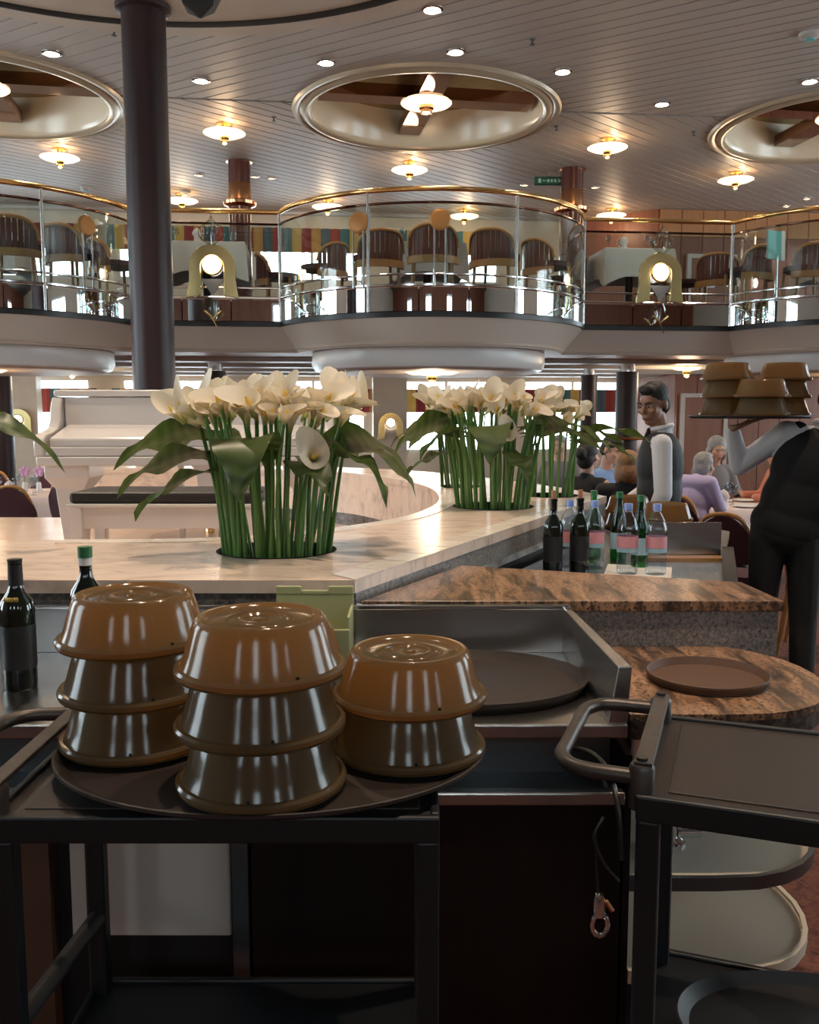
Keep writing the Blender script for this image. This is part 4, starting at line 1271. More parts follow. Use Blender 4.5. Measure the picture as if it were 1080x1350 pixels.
# ================================================================ SERVICE CARTS
def cart(label, x, y, rz, wd, dp, zt, zl, name='service_cart'):
    """origin at the front left corner of the top"""
    e = thing(name, label, 'cart', (x, y, 0), rz, 'black service carts')
    t = .036
    MB().box(.012, wd - .012, .012, dp - .012, zt - .012, zt - .006).build('top_shelf', 'cart_top', e, smooth=0)
    MB().box(.045, wd - .03, .04, dp - .04, zt - .0065, zt - .0035).build('rubber_mat', 'cart_top', e, smooth=0, bevel=.0015)
    q = MB().box(0, wd, 0, .014, zt - .042, zt).box(0, wd, dp - .014, dp, zt - .042, zt).box(0, .014, .014, dp - .014, zt - .042, zt).box(wd - .014, wd, .014, dp - .014, zt - .042, zt)
    q.build('top_rim', 'cart_black', e, smooth=0, bevel=.004)
    MB().box(.012, wd - .012, .012, dp - .012, zl - .012, zl - .006).build('lower_shelf', 'cart_black', e, smooth=0)
    q = MB().box(.0, wd, 0, .014, zl - .04, zl + .002).box(0, wd, dp - .014, dp, zl - .04, zl + .002).box(0, .014, .014, dp - .014, zl - .04, zl + .002).box(wd - .014, wd, .014, dp - .014, zl - .04, zl + .002)
    q.build('lower_rim', 'cart_black', e, smooth=0, bevel=.004)
    for px, py in ((t / 2, t / 2 + .012), (wd - t / 2, t / 2 + .012), (t / 2, dp - t / 2 - .012), (wd - t / 2, dp - t / 2 - .012)):
        po = MB().box(px - t / 2, px + t / 2, py - t / 2, py + t / 2, .10, zt - .043).build('post', 'cart_black', e, smooth=0, bevel=.006)
        MB().lathe([(0, .09), (.02, .09), (.02, .10), (0, .10)], 12, (px, py, 0)).cyl((px - .012, py, .045), (px + .012, py, .045), .045, n=16).build('caster', 'cart_black', po)
    # push handle at the left end: flat bar on the corner sockets and a bent tube
    MB().box(-.006, .022, .02, dp - .02, zt + .038, zt + .046).build('handle_bar', 'tube_grey', e, smooth=0, bevel=.002)
    for py in (.03, dp - .03):
        MB().lathe([(0, -.03), (.020, -.03), (.020, .034), (.017, .040), (0, .040)], 18, (.006, py, zt)).build('socket', 'tube_grey', e)
    y0, y1 = .03, dp - .03
    zz = zt + .018
    pts = [(.0, y0, zz)] + catmull([(-.07, y0, zz), (-.105, y0 + .012, zz), (-.128, y0 + .05, zz), (-.13, y0 + .09, zz)], 4) + catmull([(-.13, y1 - .09, zz), (-.128, y1 - .05, zz), (-.105, y1 - .012, zz), (-.07, y1, zz)], 4) + [(.0, y1, zz)]
    MB().tube(pts, .0125, 14).build('push_handle', 'tube_grey', e)
    for py in (.03, dp - .03):
        MB().cyl((.006, py, zt + .046), (.006, py, zt + .051), .009, n=12).build('bolt', 'cart_grey', e)
    return e
lc = cart('near black service cart carrying the big tray of plate covers', -.63, 1.285, 0, .675, .44, ZT - .012, .45)
rc = cart('black service cart with empty brown top at the right', .345, 1.335, math.radians(-20), .80, .41, ZT, .52)
M = Matrix.Translation((.345, 1.335, 0)) @ Matrix.Rotation(math.radians(-20), 4, 'Z')
p = M @ Vector((.36, .205, .516))
oval_tray('black round tray on the lower shelf of the right cart', p.x, p.y, .518, .30, .185, math.radians(-20), 'tray_black', .02)
# brace on the left cart
MB().cyl((.02, .03, .635), (.02, .41, .60), .016, n=12).build('side_brace', 'cart_grey', lc)
# dangling cord with metal clip
e = thing('corded_clip', 'metal clip dangling on a black cord from the right cart handle', 'clip', (.29, 1.40, 1.0))
MB().tube(catmull([(-.01, .16, -.01), (.01, .06, .02), (.025, -.0, .015), (.03, -.06, -.02), (.035, -.07, -.10)], 6), .0045, 8).build('cord', 'cable', e)
MB().tube(catmull([(.005, -.075, -.03), (-.01, -.08, -.06), (.005, -.08, -.10), (.03, -.08, -.13)], 6), .0028, 8).build('loop', 'cable', e)
MB().tube(catmull([(-.008, -.08, -.05), (-.006, -.08, -.10), (-.002, -.08, -.15)], 5), .002, 6).build('strap', 'cable', e)
MB().lathe([(0, -.19), (.009, -.185), (.010, -.165), (.006, -.15), (0, -.148)], 14, (0, -.08, 0)).build('clip_body', 'chrome', e)
MB().tube([(.002 + .012 * math.cos(t * PI / 6), -.08, -.20 + .018 * math.sin(t * PI / 6)) for t in range(12)], .004, 8, closed=True).build('hook', 'chrome', e)
MB().cyl((.010, -.082, -.16), (.020, -.084, -.175), .004, n=8).build('latch', 'copper', e)
# ================================================================ BOTTLES AND SMALL THINGS
def wine(label, x, y, z, s=1.0, top='cork', lab='bottle_label', emblem=False):
    e = thing('wine_bottle', label, 'bottle', (x, y, z), 0, 'wine bottles')
    MB().lathe([(0, 0), (.036 * s, 0), (.0385 * s, .006 * s), (.0385 * s, .185 * s), (.034 * s, .205 * s), (.020 * s, .225 * s), (.0148 * s, .24 * s), (.0138 * s, .285 * s), (.0155 * s, .288 * s), (.0155 * s, .298 * s), (0, .299 * s)], 28).build('glass', 'bottle_dark', e)
    MB().lathe([(.0389 * s, .05 * s), (.0389 * s, .15 * s)], 28).build('paper_label', lab, e)
    if top == 'cork':
        MB().lathe([(.009, .298 * s), (.0095, .33 * s), (0, .331 * s)], 14).build('cork', 'cork', e)
    elif top == 'foil':
        MB().lathe([(.0165 * s, .24 * s), (.0155 * s, .29 * s), (.0165 * s, .30 * s), (0, .301 * s)], 18).build('foil', 'black', e)
    else:
        MB().lathe([(.0155 * s, .262 * s), (.0155 * s, .28 * s)], 18).build('neck_band', 'paper', e)
        MB().lathe([(.0165 * s, .28 * s), (.0165 * s, .305 * s), (0, .306 * s)], 18).build('screw_cap', 'green_cap', e)
    if emblem:
        q = MB()
        for k in range(6):
            a = -PI / 2 - .42 + k * .17
            p0 = Vector((.0325 * s * math.cos(a), .0325 * s * math.sin(a), .2115 * s))
            q.ell(p0, (.004 * s, .0025 * s, .006 * s), n=8, m=5)
        q.build('gold_emblem', 'gold_print', e)
wine('dark green wine bottle with gold emblem at the left edge', -.90, 2.05, ZB, 1.0, 'foil', emblem=True)
wine('dark bottle with green cap hidden behind the left cover stack', -.775, 2.15, ZB, 1.03, 'cap')
wine('dark red wine bottle with cork, left of the pair by the marble bar', .565, 3.55, ZB, 1.0)
wine('green wine bottle with cork, right of the pair by the marble bar', .675, 3.58, ZB, 1.0)
def water(label, x, y, z, clear=True):
    e = thing('water_bottle', label, 'bottle', (x, y, z), 0, 'water bottles')
    if clear:
        MB().lathe([(0, 0), (.036, 0), (.041, .01), (.039, .04), (.041, .06), (.038, .075), (.040, .085), (.040, .15), (.042, .165), (.040, .185), (.030, .215), (.016, .24), (.0145, .255), (0, .256)], 28).build('body', 'water_bottle', e)
        MB().lathe([(.0410, .105), (.0410, .150)], 28).build('paper_label', 'label_pink', e)
        MB().lathe([(.0408, .088), (.0408, .104)], 28).build('label_foot', 'label_blue', e)
        MB().lathe([(.0165, .250), (.0165, .274), (.015, .277), (0, .277)], 20).build('cap', 'cap_blue', e)
    else:
        MB().lathe([(0, 0), (.032, 0), (.0345, .008), (.0345, .14), (.030, .175), (.019, .215), (.0135, .25), (.013, .285), (0, .286)], 28).build('body', 'green_glass', e)
        MB().lathe([(.0350, .055), (.0350, .125)], 28).build('paper_label', 'label_blue', e)
        MB().lathe([(.0150, .272), (.0150, .298), (0, .299)], 20).build('cap', 'green_cap', e)
pm = tag(MB().prism([(.745, 3.46), (.99, 3.40), (1.075, 3.68), (.83, 3.76)], ZB + .001, ZB + .004).build('paper_mat', 'paper', smooth=0), 'white paper mat under the clear water bottles', 'mat')
water('clear water bottle with pink label, left on the paper mat', .855, 3.535, ZB + .004)
water('clear water bottle with pink label, right on the paper mat', .965, 3.525, ZB + .004)
water('clear water bottle with blue cap behind the dark red wine bottle', .66, 3.72, ZB)
water('clear water bottle with blue cap right behind the green wine bottle', .755, 3.69, ZB)
water('green glass water bottle leaning out at the marble edge', .80, 3.93, ZB, False)
water('green glass water bottle behind the left mat bottle', .895, 3.86, ZB, False)
water('green glass water bottle between the two mat bottles', .945, 3.70, ZB, False)
# light green caddy
e = thing('green_caddy', 'light green plastic caddy behind the cover stacks', 'caddy', (-.245, 2.24, ZB))
MB().box(-.10, .10, .075, .082, 0, .165).box(-.10, .10, -.082, -.075, 0, .11).box(-.10, -.093, -.075, .075, 0, .14).box(.093, .10, -.075, .075, 0, .14).box(-.093, .093, -.075, .075, 0, .006).build('body', 'lime_plastic', e, smooth=0, bevel=.003)
MB().box(-.10, -.035, .073, .084, .165, .187).box(.035, .10, .073, .084, .165, .187).box(-.035, .035, .073, .084, .165, .176).build('grip_edge', 'lime_plastic', e, smooth=0, bevel=.003)

# ================================================================ PEOPLE
def caps(q, p0, r0, p1, r1, n=12):
    p0, p1 = Vector(p0), Vector(p1)
    q.tube([p0, p1], [r0, r1], n)
    q.ell(p0, (r0, r0, r0), n=n, m=8)
    q.ell(p1, (r1, r1, r1), n=n, m=8)
def fuse(name, q, m, parent, voxel, smooth=4, z=None):
    me = bpy.data.meshes.new(name)
    me.from_pydata(q.v, [], q.f)
    bm = bmesh.new(); bm.from_mesh(me)
    bmesh.ops.recalc_face_normals(bm, faces=bm.faces)
    bm.to_mesh(me); bm.free()
    o = bpy.data.objects.new(name, me); COL.objects.link(o)
    r = o.modifiers.new('r', 'REMESH'); r.mode = 'VOXEL'; r.voxel_size = voxel
    s = o.modifiers.new('s', 'SMOOTH'); s.iterations = smooth; s.factor = .5
    dg = bpy.context.evaluated_depsgraph_get()
    nm = bpy.data.meshes.new_from_object(o.evaluated_get(dg))
    o.modifiers.clear()
    o.data = nm
    nm.name = name
    nm.materials.clear(); nm.materials.append(MATS[m])
    nm.polygons.foreach_set('use_smooth', [True] * len(nm.polygons))
    if parent is not None:
        o.parent = parent
    return o
def hand(q, wr, d, nrm, curl=.5, s=1.0, side=1):
    """wrist, finger direction, palm normal; side = +1 puts the thumb along d x n"""
    wr, d, nrm = Vector(wr), Vector(d).normalized(), Vector(nrm).normalized()
    w = d.cross(nrm).normalized() * side
    k = wr + d * .085 * s
    for i in range(4):
        b = k + w * ((1.5 - i) * .021 * s)
        caps(q, wr + w * ((1.5 - i) * .014 * s) + d * .01, .016 * s, b, .0115 * s, 8)
        L_ = (.040, .045, .042, .033)[i] * s
        dd = d.copy(); p = b
        for j in range(3):
            dd = (dd * math.cos(curl * .8) + nrm * math.sin(curl * .8)).normalized()
            p2 = p + dd * L_ * (1, .72, .58)[j]
            caps(q, p, (.0098, .009, .0082)[j] * s, p2, (.009, .0082, .007)[j] * s, 8)
            p = p2
    p = wr + d * .025 * s + w * .026 * s
    t1 = p + (d * .6 + w * .75 + nrm * .25).normalized() * .042 * s
    t2 = t1 + (d * .85 + w * .25 + nrm * .45).normalized() * .033 * s
    caps(q, p, .013 * s, t1, .0105 * s, 8)
    caps(q, t1, .0105 * s, t2, .008 * s, 8)
def head_prims(q, c, R, s=1.0):
    """c = head centre, R = 3x3 turning local (-Y facing) to body"""
    def P(x, y, z):
        return Vector(c) + R @ (Vector((x, y, z)) * s)
    q.ell(P(0, .012, .030), (.074 * s, .094 * s, .090 * s), R, 18, 12)
    q.ell(P(0, -.028, -.030), (.060 * s, .066 * s, .082 * s), R, 16, 10)
    q.ell(P(0, -.055, -.088), (.032 * s, .034 * s, .028 * s), R, 12, 8)      # chin
    q.ell(P(0, -.078, .022), (.050 * s, .020 * s, .016 * s), R, 12, 8)       # brow
    caps(q, P(0, -.088, .010), .008 * s, P(0, -.110, -.026), .013 * s, 10)     # nose
    q.ell(P(0, -.088, -.062), (.026 * s, .014 * s, .010 * s), R, 10, 6)      # mouth mound
    for sx in (-1, 1):
        q.ell(P(sx * .040, -.066, -.022), (.026 * s, .026 * s, .022 * s), R, 10, 6)
        q.ell(P(sx * .078, .012, -.008), (.010 * s, .020 * s, .032 * s), R, 10, 8)
def face_bits(root, c, R, s, hairm):
    def P(x, y, z):
        return Vector(c) + R @ (Vector((x, y, z)) * s)
    for sx in (-1, 1):
        MB().ell(P(sx * .031, -.082, .004), (.012 * s, .007 * s, .0055 * s), R, 12, 8).build('eye', 'eye_white', root)
        MB().ell(P(sx * .031, -.0885, .004), (.0060 * s, .004 * s, .0052 * s), R, 10, 6).build('iris', 'hair_black', root)
        q = MB()
        caps(q, P(sx * .014, -.099, .024), .0045 * s, P(sx * .034, -.096, .030), .005 * s, 8)
        caps(q, P(sx * .034, -.096, .030), .005 * s, P(sx * .052, -.080, .024), .0035 * s, 8)
        q.build('eyebrow', hairm, root)
    q = MB(); q.ell(P(0, -.1005, -.061), (.024 * s, .006 * s, .0045 * s), R, 12, 6).ell(P(0, -.0985, -.069), (.018 * s, .006 * s, .005 * s), R, 12, 6)
    q.build('lips', 'lip', root)
def hair_prims(q, c, R, s, style):
    def P(x, y, z):
        return Vector(c) + R @ (Vector((x, y, z)) * s)
    if style == 'short':
        q.ell(P(0, .022, .050), (.082 * s, .096 * s, .085 * s), R, 18, 12)
        q.ell(P(0, .050, -.005), (.076 * s, .068 * s, .080 * s), R, 16, 10)
        q.ell(P(0, -.050, .100), (.055 * s, .040 * s, .028 * s), R, 12, 8)
    elif style == 'bob':
        q.ell(P(0, .025, .045), (.090 * s, .102 * s, .092 * s), R, 18, 12)
        q.ell(P(0, .055, -.045), (.092 * s, .072 * s, .090 * s), R, 16, 10)
        for sx in (-1, 1):
            q.ell(P(sx * .078, .010, -.045), (.026 * s, .052 * s, .078 * s), R, 12, 8)
    elif style == 'bun':
        q.ell(P(0, .025, .048), (.085 * s, .098 * s, .088 * s), R, 18, 12)
        q.ell(P(0, .055, -.02), (.078 * s, .066 * s, .08 * s), R, 16, 10)
        q.ell(P(0, .125, .035), (.05 * s, .045 * s, .05 * s), R, 12, 8)
def mirror(p):
    return (-p[0], p[1], p[2])
def person(name, label, loc, rz, J, top, hairm, style, skin='skin', legs='trousers', vest=None, voxel=.008, face=True, hands=None, s=1.0, sleeves='long', tie=False):
    V = {k: Vector(v) for k, v in J.items()}
    q = MB()
    hd = V['head']; R = J_rot(J)
    head_prims(q, hd, R)
    nk, ch, pv = V['neck'], V['chest'], V['pelvis']
    up = (ch - pv).normalized()
    caps(q, nk - (nk - ch) * .3, .060, hd + R @ Vector((0, .015, -.06)), .052)
    sh = (V['shL'] - V['shR']).normalized()
    TM = Matrix((sh, up.cross(sh).normalized(), up)).transposed()
    def torso(q, g):
        q.ell(ch, (.165 + g, .105 + g, .19 + g), TM, 20, 12)
        q.ell(ch.lerp(pv, .5), (.145 + g, .098 + g, .17 + g), TM, 20, 12)
        q.ell(pv, (.160 + g, .112 + g, .12 + g), TM, 20, 12)
        caps(q, V['shL'] - sh * .02, .055 + g * .7, V['shR'] + sh * .02, .055 + g * .7)
        caps(q, nk, .055 + g * .5, ch, .09 + g)
    torso(q, -.006)
    for sd in 'LR':
        caps(q, V['sh' + sd], .050, V['el' + sd], .040)
        caps(q, V['el' + sd], .040, V['wr' + sd], .026)
        caps(q, V['hip' + sd], .078, V['kn' + sd], .052)
        caps(q, V['kn' + sd], .052, V['an' + sd], .036)
        caps(q, V['an' + sd], .038, V['toe' + sd], .030)
    for sd, (d, nrm, curl, side) in (hands or {}).items():
        hand(q, V['wr' + sd], d, nrm, curl, 1.0, side)
    root = fuse(name, q, skin, None, voxel, 3)
    root.location = loc; root.rotation_euler.z = rz; root.scale = (s, s, s)
    tag(root, label, 'person')
    # clothes
    q = MB()
    torso(q, .010)
    for sd in 'LR':
        caps(q, V['sh' + sd], .060, V['el' + sd], .052)
        if sleeves == 'long':
            e_, w_ = V['el' + sd], V['wr' + sd]
            caps(q, e_, .053, e_.lerp(w_, .93), .037)
    if sleeves != 'none':
        fuse('shirt', q, top, root, voxel, 6)
    else:
        q = MB(); torso(q, .010); fuse('top', q, top, root, voxel, 3)
    if vest:
        q = MB()
        g = .022
        q.ell(ch, (.168 + g * .4, .118 + g, .185 + g), TM, 20, 12)
        q.ell(ch.lerp(pv, .5), (.150 + g, .112 + g, .19 + g), TM, 20, 12)
        q.ell(pv + up * .02, (.160 + g, .110 + g, .11 + g), TM, 20, 12)
        caps(q, V['shL'] - sh * .050 + up * .015, .056, ch + sh * .05, .11)
        caps(q, V['shR'] + sh * .050 + up * .015, .056, ch - sh * .05, .11)
        fuse('vest', q, vest, root, voxel, 22)
        q = MB()
        pts = [nk + TM @ Vector((.062 * math.cos(t * PI / 10), .058 * math.sin(t * PI / 10) + .0, .03 + .012 * math.sin(t * PI / 10))) for t in range(20)]
        q.tube(pts, .014, 8, closed=True)
        q.build('collar', top, root)
    if tie:
        q = MB()
        a = nk + TM @ Vector((0, -.072, .01))
        caps(q, a, .017, a + TM @ Vector((0, -.035, -.12)), .024, 10)
        q.build('tie', 'black_top', root)
    q = MB()
    q.ell(pv - up * .02, (.168, .120, .12), TM, 20, 12)
    for sd in 'LR':
        caps(q, V['hip' + sd], .092, V['kn' + sd], .068)
        caps(q, V['kn' + sd], .068, V['an' + sd], .056)
    fuse('trousers', q, legs, root, voxel, 16)
    for sd in 'LR':
        q = MB()
        caps(q, V['an' + sd] - Vector((0, 0, .035)), .046, V['toe' + sd], .040)
        q.build('shoe', 'black', root)
    q = MB(); hair_prims(q, hd, R, 1.0, style)
    fuse('hair', q, hairm, root, voxel, 2)
    if face:
        face_bits(root, hd, R, 1.0, hairm)
    return root
def J_rot(J):
    yaw, pit = J.get('turn', (0, 0))
    return Matrix.Rotation(yaw, 3, 'Z') @ Matrix.Rotation(pit, 3, 'X')
STAND = dict(pelvis=(0, 0, .97), chest=(0, 0, 1.28), neck=(0, .005, 1.47), head=(0, -.02, 1.635), shL=(.175, 0, 1.41), shR=(-.175, 0, 1.41),
             elL=(.23, .02, 1.12), elR=(-.23, .02, 1.12), wrL=(.22, -.10, .90), wrR=(-.22, -.10, .90), hipL=(.085, 0, .92), hipR=(-.085, 0, .92),
             knL=(.095, -.01, .50), knR=(-.095, -.01, .50), anL=(.10, .03, .095), anR=(-.10, .03, .095), toeL=(.115, -.13, .042), toeR=(-.115, -.13, .042))
SEAT = dict(pelvis=(0, 0, .58), chest=(0, -.02, .88), neck=(0, -.02, 1.06), head=(0, -.05, 1.22), shL=(.17, -.01, 1.00), shR=(-.17, -.01, 1.00),
            elL=(.23, -.08, .78), elR=(-.23, -.08, .78), wrL=(.15, -.30, .80), wrR=(-.15, -.30, .80), hipL=(.09, -.03, .56), hipR=(-.09, -.03, .56),
            knL=(.11, -.42, .52), knR=(-.11, -.42, .52), anL=(.11, -.38, .10), anR=(-.11, -.38, .10), toeL=(.12, -.52, .042), toeR=(-.12, -.52, .042))
def J(base, **k):
    d = dict(base); d.update(k); return d
# waiter beside the bottles: faces left, looks down to the left; the arm nearer to us hangs with the forearm forward
wx = ony(872, 560, 5.42)
person('person', 'waiter in dark grey vest and white shirt standing behind the bottles, looking left', (wx.x, 5.42, 0), math.radians(-98),
       J(STAND, turn=(math.radians(48), math.radians(14)), head=(.01, -.05, 1.635), shL=(.165, -.015, 1.40), elL=(.205, -.005, 1.12), wrL=(.18, -.09, .90), elR=(-.21, -.02, 1.13), wrR=(-.16, -.22, 1.0)),
       'shirt', 'hair_black', 'short', 'skin', vest='vest', voxel=.0065, tie=True, s=1.0,
       hands={'L': ((0, -.5, -.8), (-1, 0, 0), .4, 1), 'R': ((.2, -.8, -.5), (1, 0, -.2), .4, -1)})
# waiter carrying the tray on his raised arm, seen from behind, cut by the right edge
w2 = ony(1050, 700, 4.62)
person('person', 'waiter in black vest and trousers carrying a tray of covers on his raised arm', (w2.x - .05, 4.62, 0), math.radians(158),
       J(STAND, turn=(math.radians(-10), math.radians(6)), chest=(-.09, .0, 1.27), neck=(-.16, .0, 1.45), head=(-.20, -.03, 1.61), shL=(.02, 0, 1.44), shR=(-.31, .0, 1.36),
         elL=(.235, -.10, 1.27), wrL=(.27, .02, 1.455), elR=(-.38, .03, 1.10), wrR=(-.34, -.12, .92), knL=(.10, -.03, .50), anL=(.10, -.02, .095)),
       'shirt', 'hair_black', 'short', 'skin', vest='black_top', voxel=.007, hands={'L': ((-.55, .1, .25), (0, 0, 1), -.1, -1), 'R': ((0, -.4, -.9), (1, 0, 0), .4, -1)}, s=1.03)
# his tray
tx = ony(985, 549, 4.50)
oval_tray('dark tray of plate covers balanced on the hand of the waiter at the right', tx.x + .02, 4.52, 1.555, .30, .235, 0, 'tray_black', .012)
zt_ = 1.565
cx = ony(955, 540, 4.60)
for k in range(3):
    base_plate('brown plate under the %s cover of the left carried stack' % ordn[3][k], cx.x + .01, 4.60, zt_ + k * CH)
    cover('%s carried plate cover of the left stack on the raised tray' % ordn[3][k], cx.x + .01, 4.60, zt_ + k * CH + .0055, .3)
cx = ony(1031, 540, 4.62)
for k in range(3):
    base_plate('brown plate under the %s cover of the right carried stack' % ordn[3][k], cx.x + .01, 4.63, zt_ + k * CH)
    cover('%s carried plate cover of the right stack on the raised tray' % ordn[3][k], cx.x + .01, 4.63, zt_ + k * CH + .0055, .9)
cx = ony(1003, 540, 4.40)
for k in range(2):
    base_plate('brown plate under the %s cover of the front carried stack' % ordn[2][k], cx.x + .005, 4.405, zt_ + k * CH)
    cover('%s carried plate cover of the front stack on the raised tray' % ordn[2][k], cx.x + .005, 4.405, zt_ + k * CH + .0055, 1.7)

# ---- diners
def diner(label, u, Y, z_head_v, rz, **kw):
    p = ony(u, z_head_v, Y)
    jj = kw.pop('J', SEAT)
    return person('person', label, (p.x, Y, 0), rz, jj, kw.pop('top'), kw.pop('hairm'), kw.pop('style'), kw.pop('skin', 'skin_pale'), kw.pop('legs', 'trousers'), voxel=.010, **kw)
DN = [
 ('woman with black hair tied up, seen from behind at the left table', 772, 7.5, 138, dict(top='black_top', hairm='hair_black', style='bun', sleeves='none', face=False)),
 ('dark-haired diner in light blue shirt at the far side of the left table', 797, 8.62, 15, dict(J=J(SEAT, turn=(.5, .35), head=(.02, -.10, 1.24)), top='blue_shirt', hairm='hair_black', style='short')),
 ('woman with reddish blond hair in a black top, back to the bar', 826, 6.8, 165, dict(J=J(SEAT, turn=(.5, .2), head=(0, -.06, 1.17)), top='black_top', hairm='hair_blond', style='bob', face=False)),
 ('grey-haired woman facing the bar at the right table', 940, 9.3, 8, dict(J=J(SEAT, turn=(-.1, .25), head=(0, -.08, 1.22)), top='grey_top', hairm='hair_grey', style='bob')),
 ('diner in lavender shirt bending over the right table', 912, 7.75, 137, dict(J=J(SEAT, head=(-.02, -.20, 1.12), neck=(0, -.10, 1.01), chest=(0, -.05, .86)), top='lavender', hairm='hair_grey', style='short', face=False)),
 ('diner in salmon top partly hidden by the tray waiter', 1030, 8.65, -90, dict(J=J(SEAT, turn=(-.2, .2)), top='salmon', hairm='hair_blond', style='short')),
 ('dim diner in grey beyond the far lilies', 738, 9.9, -20, dict(top='grey_top', hairm='hair_grey', style='short'))]
CHL = ['tied black hair', 'light blue', 'reddish blond hair', 'grey hair facing the bar', 'lavender', 'salmon', 'grey beyond the lilies']
DPOS = []
for lab, u, Y, rz, kw in DN:
    diner(lab, u, Y, 610, math.radians(rz), **kw)
    DPOS.append((ony(u, 610, Y).x, Y, math.radians(rz)))
# ================================================================ DINING FURNITURE
def mk_chair(label, loc, rz, group):
    e = thing('dining_chair', label, 'chair', loc, rz, group)
    sq = [(.23 * math.copysign(abs(math.cos(t)) ** .6, math.cos(t)), .22 * math.copysign(abs(math.sin(t)) ** .6, math.sin(t))) for t in [2 * PI * i / 28 for i in range(28)]]
    MB().prism(sq, .40, .47).build('seat', 'maroon', e, smooth=30, bevel=.02)
    # rounded upholstered back, curved in plan
    def back(x, z):
        return .20 - .35 * x * x
    n, m = 14, 8
    vs, fs = [], []
    for side in (0, 1):
        for j in range(m + 1):
            for i in range(n + 1):
                s = 2 * i / n - 1
                t = j / m
                x = s * .225 * (1 - .25 * t ** 3)
                z = .56 + t * (.33 - .11 * s * s)
                y = back(x, z) + (.02 if side else -.02) + .05 * t
                vs.append((x, y, z))
    k = (m + 1) * (n + 1)
    for side in (0, 1):
        for j in range(m):
            for i in range(n):
                o = side * k + j * (n + 1) + i
                f = (o, o + 1, o + n + 2, o + n + 1)
                fs.append(f)
    bd = [i for i in range(n + 1)] + [(j) * (n + 1) + n for j in range(1, m + 1)] + [m * (n + 1) + i for i in range(n - 1, -1, -1)] + [j * (n + 1) for j in range(m - 1, 0, -1)]
    for i in range(len(bd)):
        a, b = bd[i], bd[(i + 1) % len(bd)]
        fs.append((a, b, k + b, k + a))
    MB().add(vs, fs).build('backrest', 'maroon', e, smooth=50)
    pts = []
    for i in range(21):
        s = 2 * i / 20 - 1
        x = s * .235 * (1 - .2 * (1 - abs(s)))
        z = .50 + (.40) * (1 - abs(s) ** 6) - .07 * s * s
        pts.append((x, back(x, z) + .05 * (z - .5) / .4, z))
    MB().tube(pts, .016, 8).build('back_frame', 'gold_wood', e)
    for sx in (-1, 1):
        MB().cyl((sx * .19, -.17, .40), (sx * .20, -.19, 0), .022, .014, 10).build('leg', 'gold_wood', e)
        MB().cyl((sx * .20, .17, .50), (sx * .21, .24, 0), .022, .014, 10).build('leg', 'gold_wood', e)
    return e
def round_table(label, x, y, r, z=.0, h=.745, cl='cloth_pink', name='dining_table'):
    e = thing(name, label, 'table', (x, y, z), 0, 'round dining tables')
    MB().lathe([(0, h - .03), (r - .01, h - .03), (r - .01, h - .004), (0, h - .004)], 40).build('tabletop', 'wood_dark', e)
    MB().lathe([(0, 0), (.28, 0), (.28, .03), (.05, .06), (.045, h - .03), (0, h - .03)], 24).build('pedestal', 'wood_dark', e)
    n = 64
    vs = [(0, 0, h)]; fs = []
    rings = [(r * .55, h), (r * .97, h), (r + .004, h - .008), (r + .02, h - .08), (r + .03, h - .15), (r + .035, h - .20)]
    for k, (rr, zz) in enumerate(rings):
        for i in range(n):
            t = 2 * PI * i / n
            wv = max(0, k - 2) * .010 * math.sin(t * 11 + .6 * math.sin(t * 3))
            vs.append(((rr + wv) * math.cos(t), (rr + wv) * math.sin(t), zz))
    for i in range(n):
        fs.append((0, 1 + i, 1 + (i + 1) % n))
    for k in range(len(rings) - 1):
        for i in range(n):
            j = (i + 1) % n
            fs.append((1 + k * n + i, 1 + k * n + j, 1 + (k + 1) * n + j, 1 + (k + 1) * n + i))
    return MB().add(vs, fs).build('tablecloth', cl, None, smooth=60, loc=(x, y, z))
def wine_glass(label, x, y, z):
    e = thing('wine_glass', label, 'glass', (x, y, z), 0, 'glasses on the dining tables')
    MB().lathe([(0, 0), (.035, .001), (.034, .004), (.006, .008), (.004, .08), (.012, .09)], 18).build('stem', 'glassware', e)
    MB().lathe([(.012, .09), (.034, .115), (.038, .145), (.033, .185), (.032, .185), (.036, .145), (.032, .118), (.010, .094)], 18).build('bowl', 'glassware', e)
def plate(label, x, y, z):
    e = thing('dinner_plate', label, 'plate', (x, y, z), 0, 'plates on the dining tables')
    MB().lathe([(0, .002), (.07, .002), (.085, .008)], 24).build('well', 'porcelain', e)
    MB().lathe([(.085, .008), (.125, .018), (.126, .015), (.08, .0), (0, 0)], 24).build('rim', 'porcelain', e)
def napkin(label, x, y, z):
    q = MB(); vs, fs = [], []
    for k in range(6):
        r, zz = [(.045, 0), (.04, .03), (.03, .06), (.05, .10), (.035, .14), (.002, .17)][k]
        for i in range(12):
            t = 2 * PI * i / 12
            rr = r * (1 + .18 * math.sin(3 * t + k))
            vs.append((rr * math.cos(t), rr * math.sin(t), zz))
    for k in range(5):
        for i in range(12):
            fs.append((k * 12 + i, k * 12 + (i + 1) % 12, k * 12 + 12 + (i + 1) % 12, k * 12 + 12 + i))
    fs.append(tuple(range(11, -1, -1)))
    tag(q.add(vs, fs).build('napkin', 'cloth', None, smooth=70, loc=(x, y, z)), label, 'napkin', 'folded napkins')
QUAL = ['front left', 'front', 'front right', 'middle', 'rear right', 'rear left', 'rear']
QUAL2 = ['leftmost front', 'centre front', 'right front', 'rightmost', 'middle', 'right rear', 'left rear']
